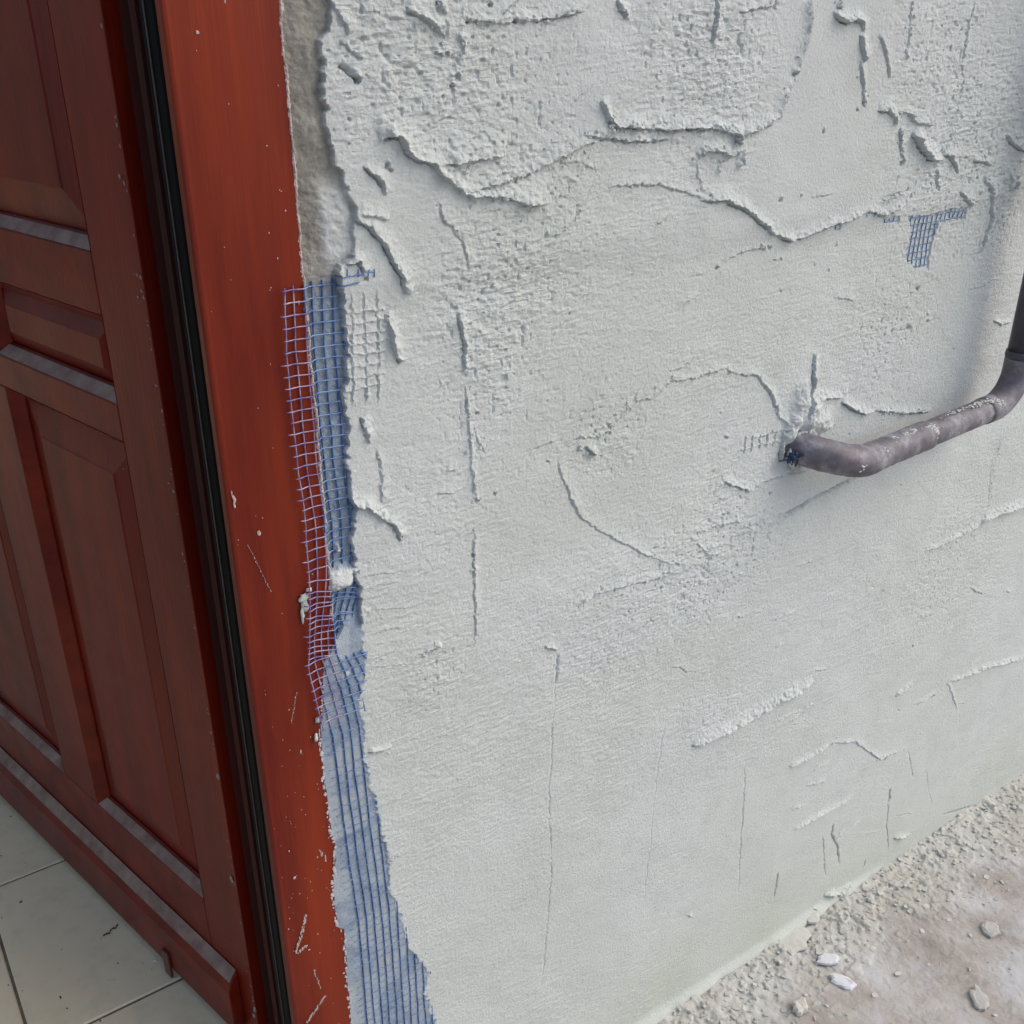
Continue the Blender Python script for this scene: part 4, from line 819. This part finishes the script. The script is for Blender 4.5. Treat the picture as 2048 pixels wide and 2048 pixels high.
flake(1148+1790*.4658, 1348+1100*.4658, .018, .014, .005, .4, 'pale lump lying alone towards the right edge', m_fg)
flake(1148+1010*.4658, 1348+1040*.4658, .024, .016, .004, 1.1, 'rounded cream flake behind the broad flat one', m_fc)

# ------------------------------------------------------------------ tiled floor inside
T = .305; Y0T = 1.0165
fb = MB(); gb = MB()
fl = empty('floor', (0, 2.2, FZ)); tag(fl, kind='structure')
vs = []
for i in range(-9, 8):
    for j in range(-1, 11):
        x0, y0 = i*T+.0018, Y0T+j*T+.0018; x1, y1 = x0+T-.0036, y0+T-.0036
        y0 = max(y0, .80); x1 = min(x1, 2.4)
        if y1 <= y0: continue
        dz = random.uniform(-.0003, .0003)
        e = .0016
        fb.add([(x0, y0, FZ-.004), (x1, y0, FZ-.004), (x1, y1, FZ-.004), (x0, y1, FZ-.004), (x0, y0, FZ-e+dz), (x1, y0, FZ-e+dz), (x1, y1, FZ-e+dz), (x0, y1, FZ-e+dz),
                (x0+e, y0+e, FZ+dz), (x1-e, y0+e, FZ+dz), (x1-e, y1-e, FZ+dz), (x0+e, y1-e, FZ+dz)],
               [(0, 1, 5, 4), (1, 2, 6, 5), (2, 3, 7, 6), (3, 0, 4, 7), (4, 5, 9, 8), (5, 6, 10, 9), (6, 7, 11, 10), (7, 4, 8, 11), (8, 9, 10, 11)])
flinv = Matrix.Translation((0, -2.2, -FZ))
o = fb.build('tiles', m_tile, fl); o.matrix_parent_inverse = flinv
gb.box(-2.75, 2.4, .79, 4.7, FZ-.12, FZ-.0026); o = gb.build('grout_bed', m_grout, fl); o.matrix_parent_inverse = flinv
mb = MB()
for k in range(420):
    x, y = random.uniform(-.15, .24), random.uniform(.90, 1.75); s = random.choice([.0005, .0007, .0011])*random.uniform(.7, 1.3)
    mb.blob((x, y, FZ+s*.3), s*random.uniform(1, 1.8), s, s*.5, random.uniform(0, 3), .4, 6, 4)
o = mb.build('plaster_grit', plain('white_grit', (.6, .6, .56), .9, .1, 90)); tag(o, 'fine white plaster grit scattered on the beige tiles', 'debris', kind='stuff')
mb = MB()
for k in range(60):
    x, y = random.uniform(-.12, .22), random.uniform(.92, 1.6); s = random.uniform(.0006, .0013)
    mb.blob((x, y, FZ+s*.3), s*random.uniform(1, 2.2), s, s*.5, random.uniform(0, 3), .4, 6, 4)
x, y = G(222, 1862, FZ)
for k in range(7): mb.blob((x+(k-3)*.0032, y+(k-3)*.0012+random.uniform(-.002, .002), FZ+.001), .0022, .0012, .0012, .4, .4, 6, 4)
o = mb.build('dirt_specks', plain('dark_dirt', (.05, .045, .035), .9, .2, 90)); tag(o, 'small dark specks of dirt on the beige tiles', 'dirt', kind='stuff')

# ------------------------------------------------------------------ unseen rest of the building, partly opened to admit light
mb = MB(); mb.box(LX-.09, XFR-.001, .790, .90, GZ-.05, FZ-.005); mb.box(LX-.09, XFR-.001, .745, .7899, GZ-.05, FZ-.012)
o = mb.build('threshold_step', m_conc); tag(o, 'low concrete step under the open doorway', 'step')
lw = MB(); lw.box(-2.9, LX-.084, .750, .955, GZ-.05, 1.6); o = lw.build('side_wall', m_brick); tag(o, 'stretch of exterior wall on the far side of the doorway', 'wall')
lt = MB(); lt.box(LX-.083, XFR-.0005, .760, .955, ZTOP+.001, 1.6); o = lt.build('lintel_wall', m_brick); tag(o, 'wall over the doorway above the frame head', 'wall')
rm = MB(); rm.box(-2.9, -2.75, .956, 1.15, FZ-.1, 1.6); rm.box(-2.9, -2.75, 4.2, 4.85, FZ-.1, 1.6); rm.box(-2.9, -2.75, 1.1501, 4.1999, FZ-.1, FZ+.02); rm.box(-2.9, -2.75, 1.1501, 4.1999, 1.25, 1.6); rm.box(2.4, 2.55, .956, 4.85, FZ-.1, 1.6); rm.box(-2.749, 2.399, 4.7, 4.85, FZ-.1, 1.0)  # unseen walls; left opening and low back wall added to light the door
o = rm.build('room_walls', m_room); tag(o, kind='structure')
cl = MB(); cl.box(-2.9, 4.0, .750, 1.55, 1.601, 1.75); o = cl.build('ceiling', m_ceil); tag(o, kind='structure')  # unseen ceiling, cut short so daylight reaches door and tiles
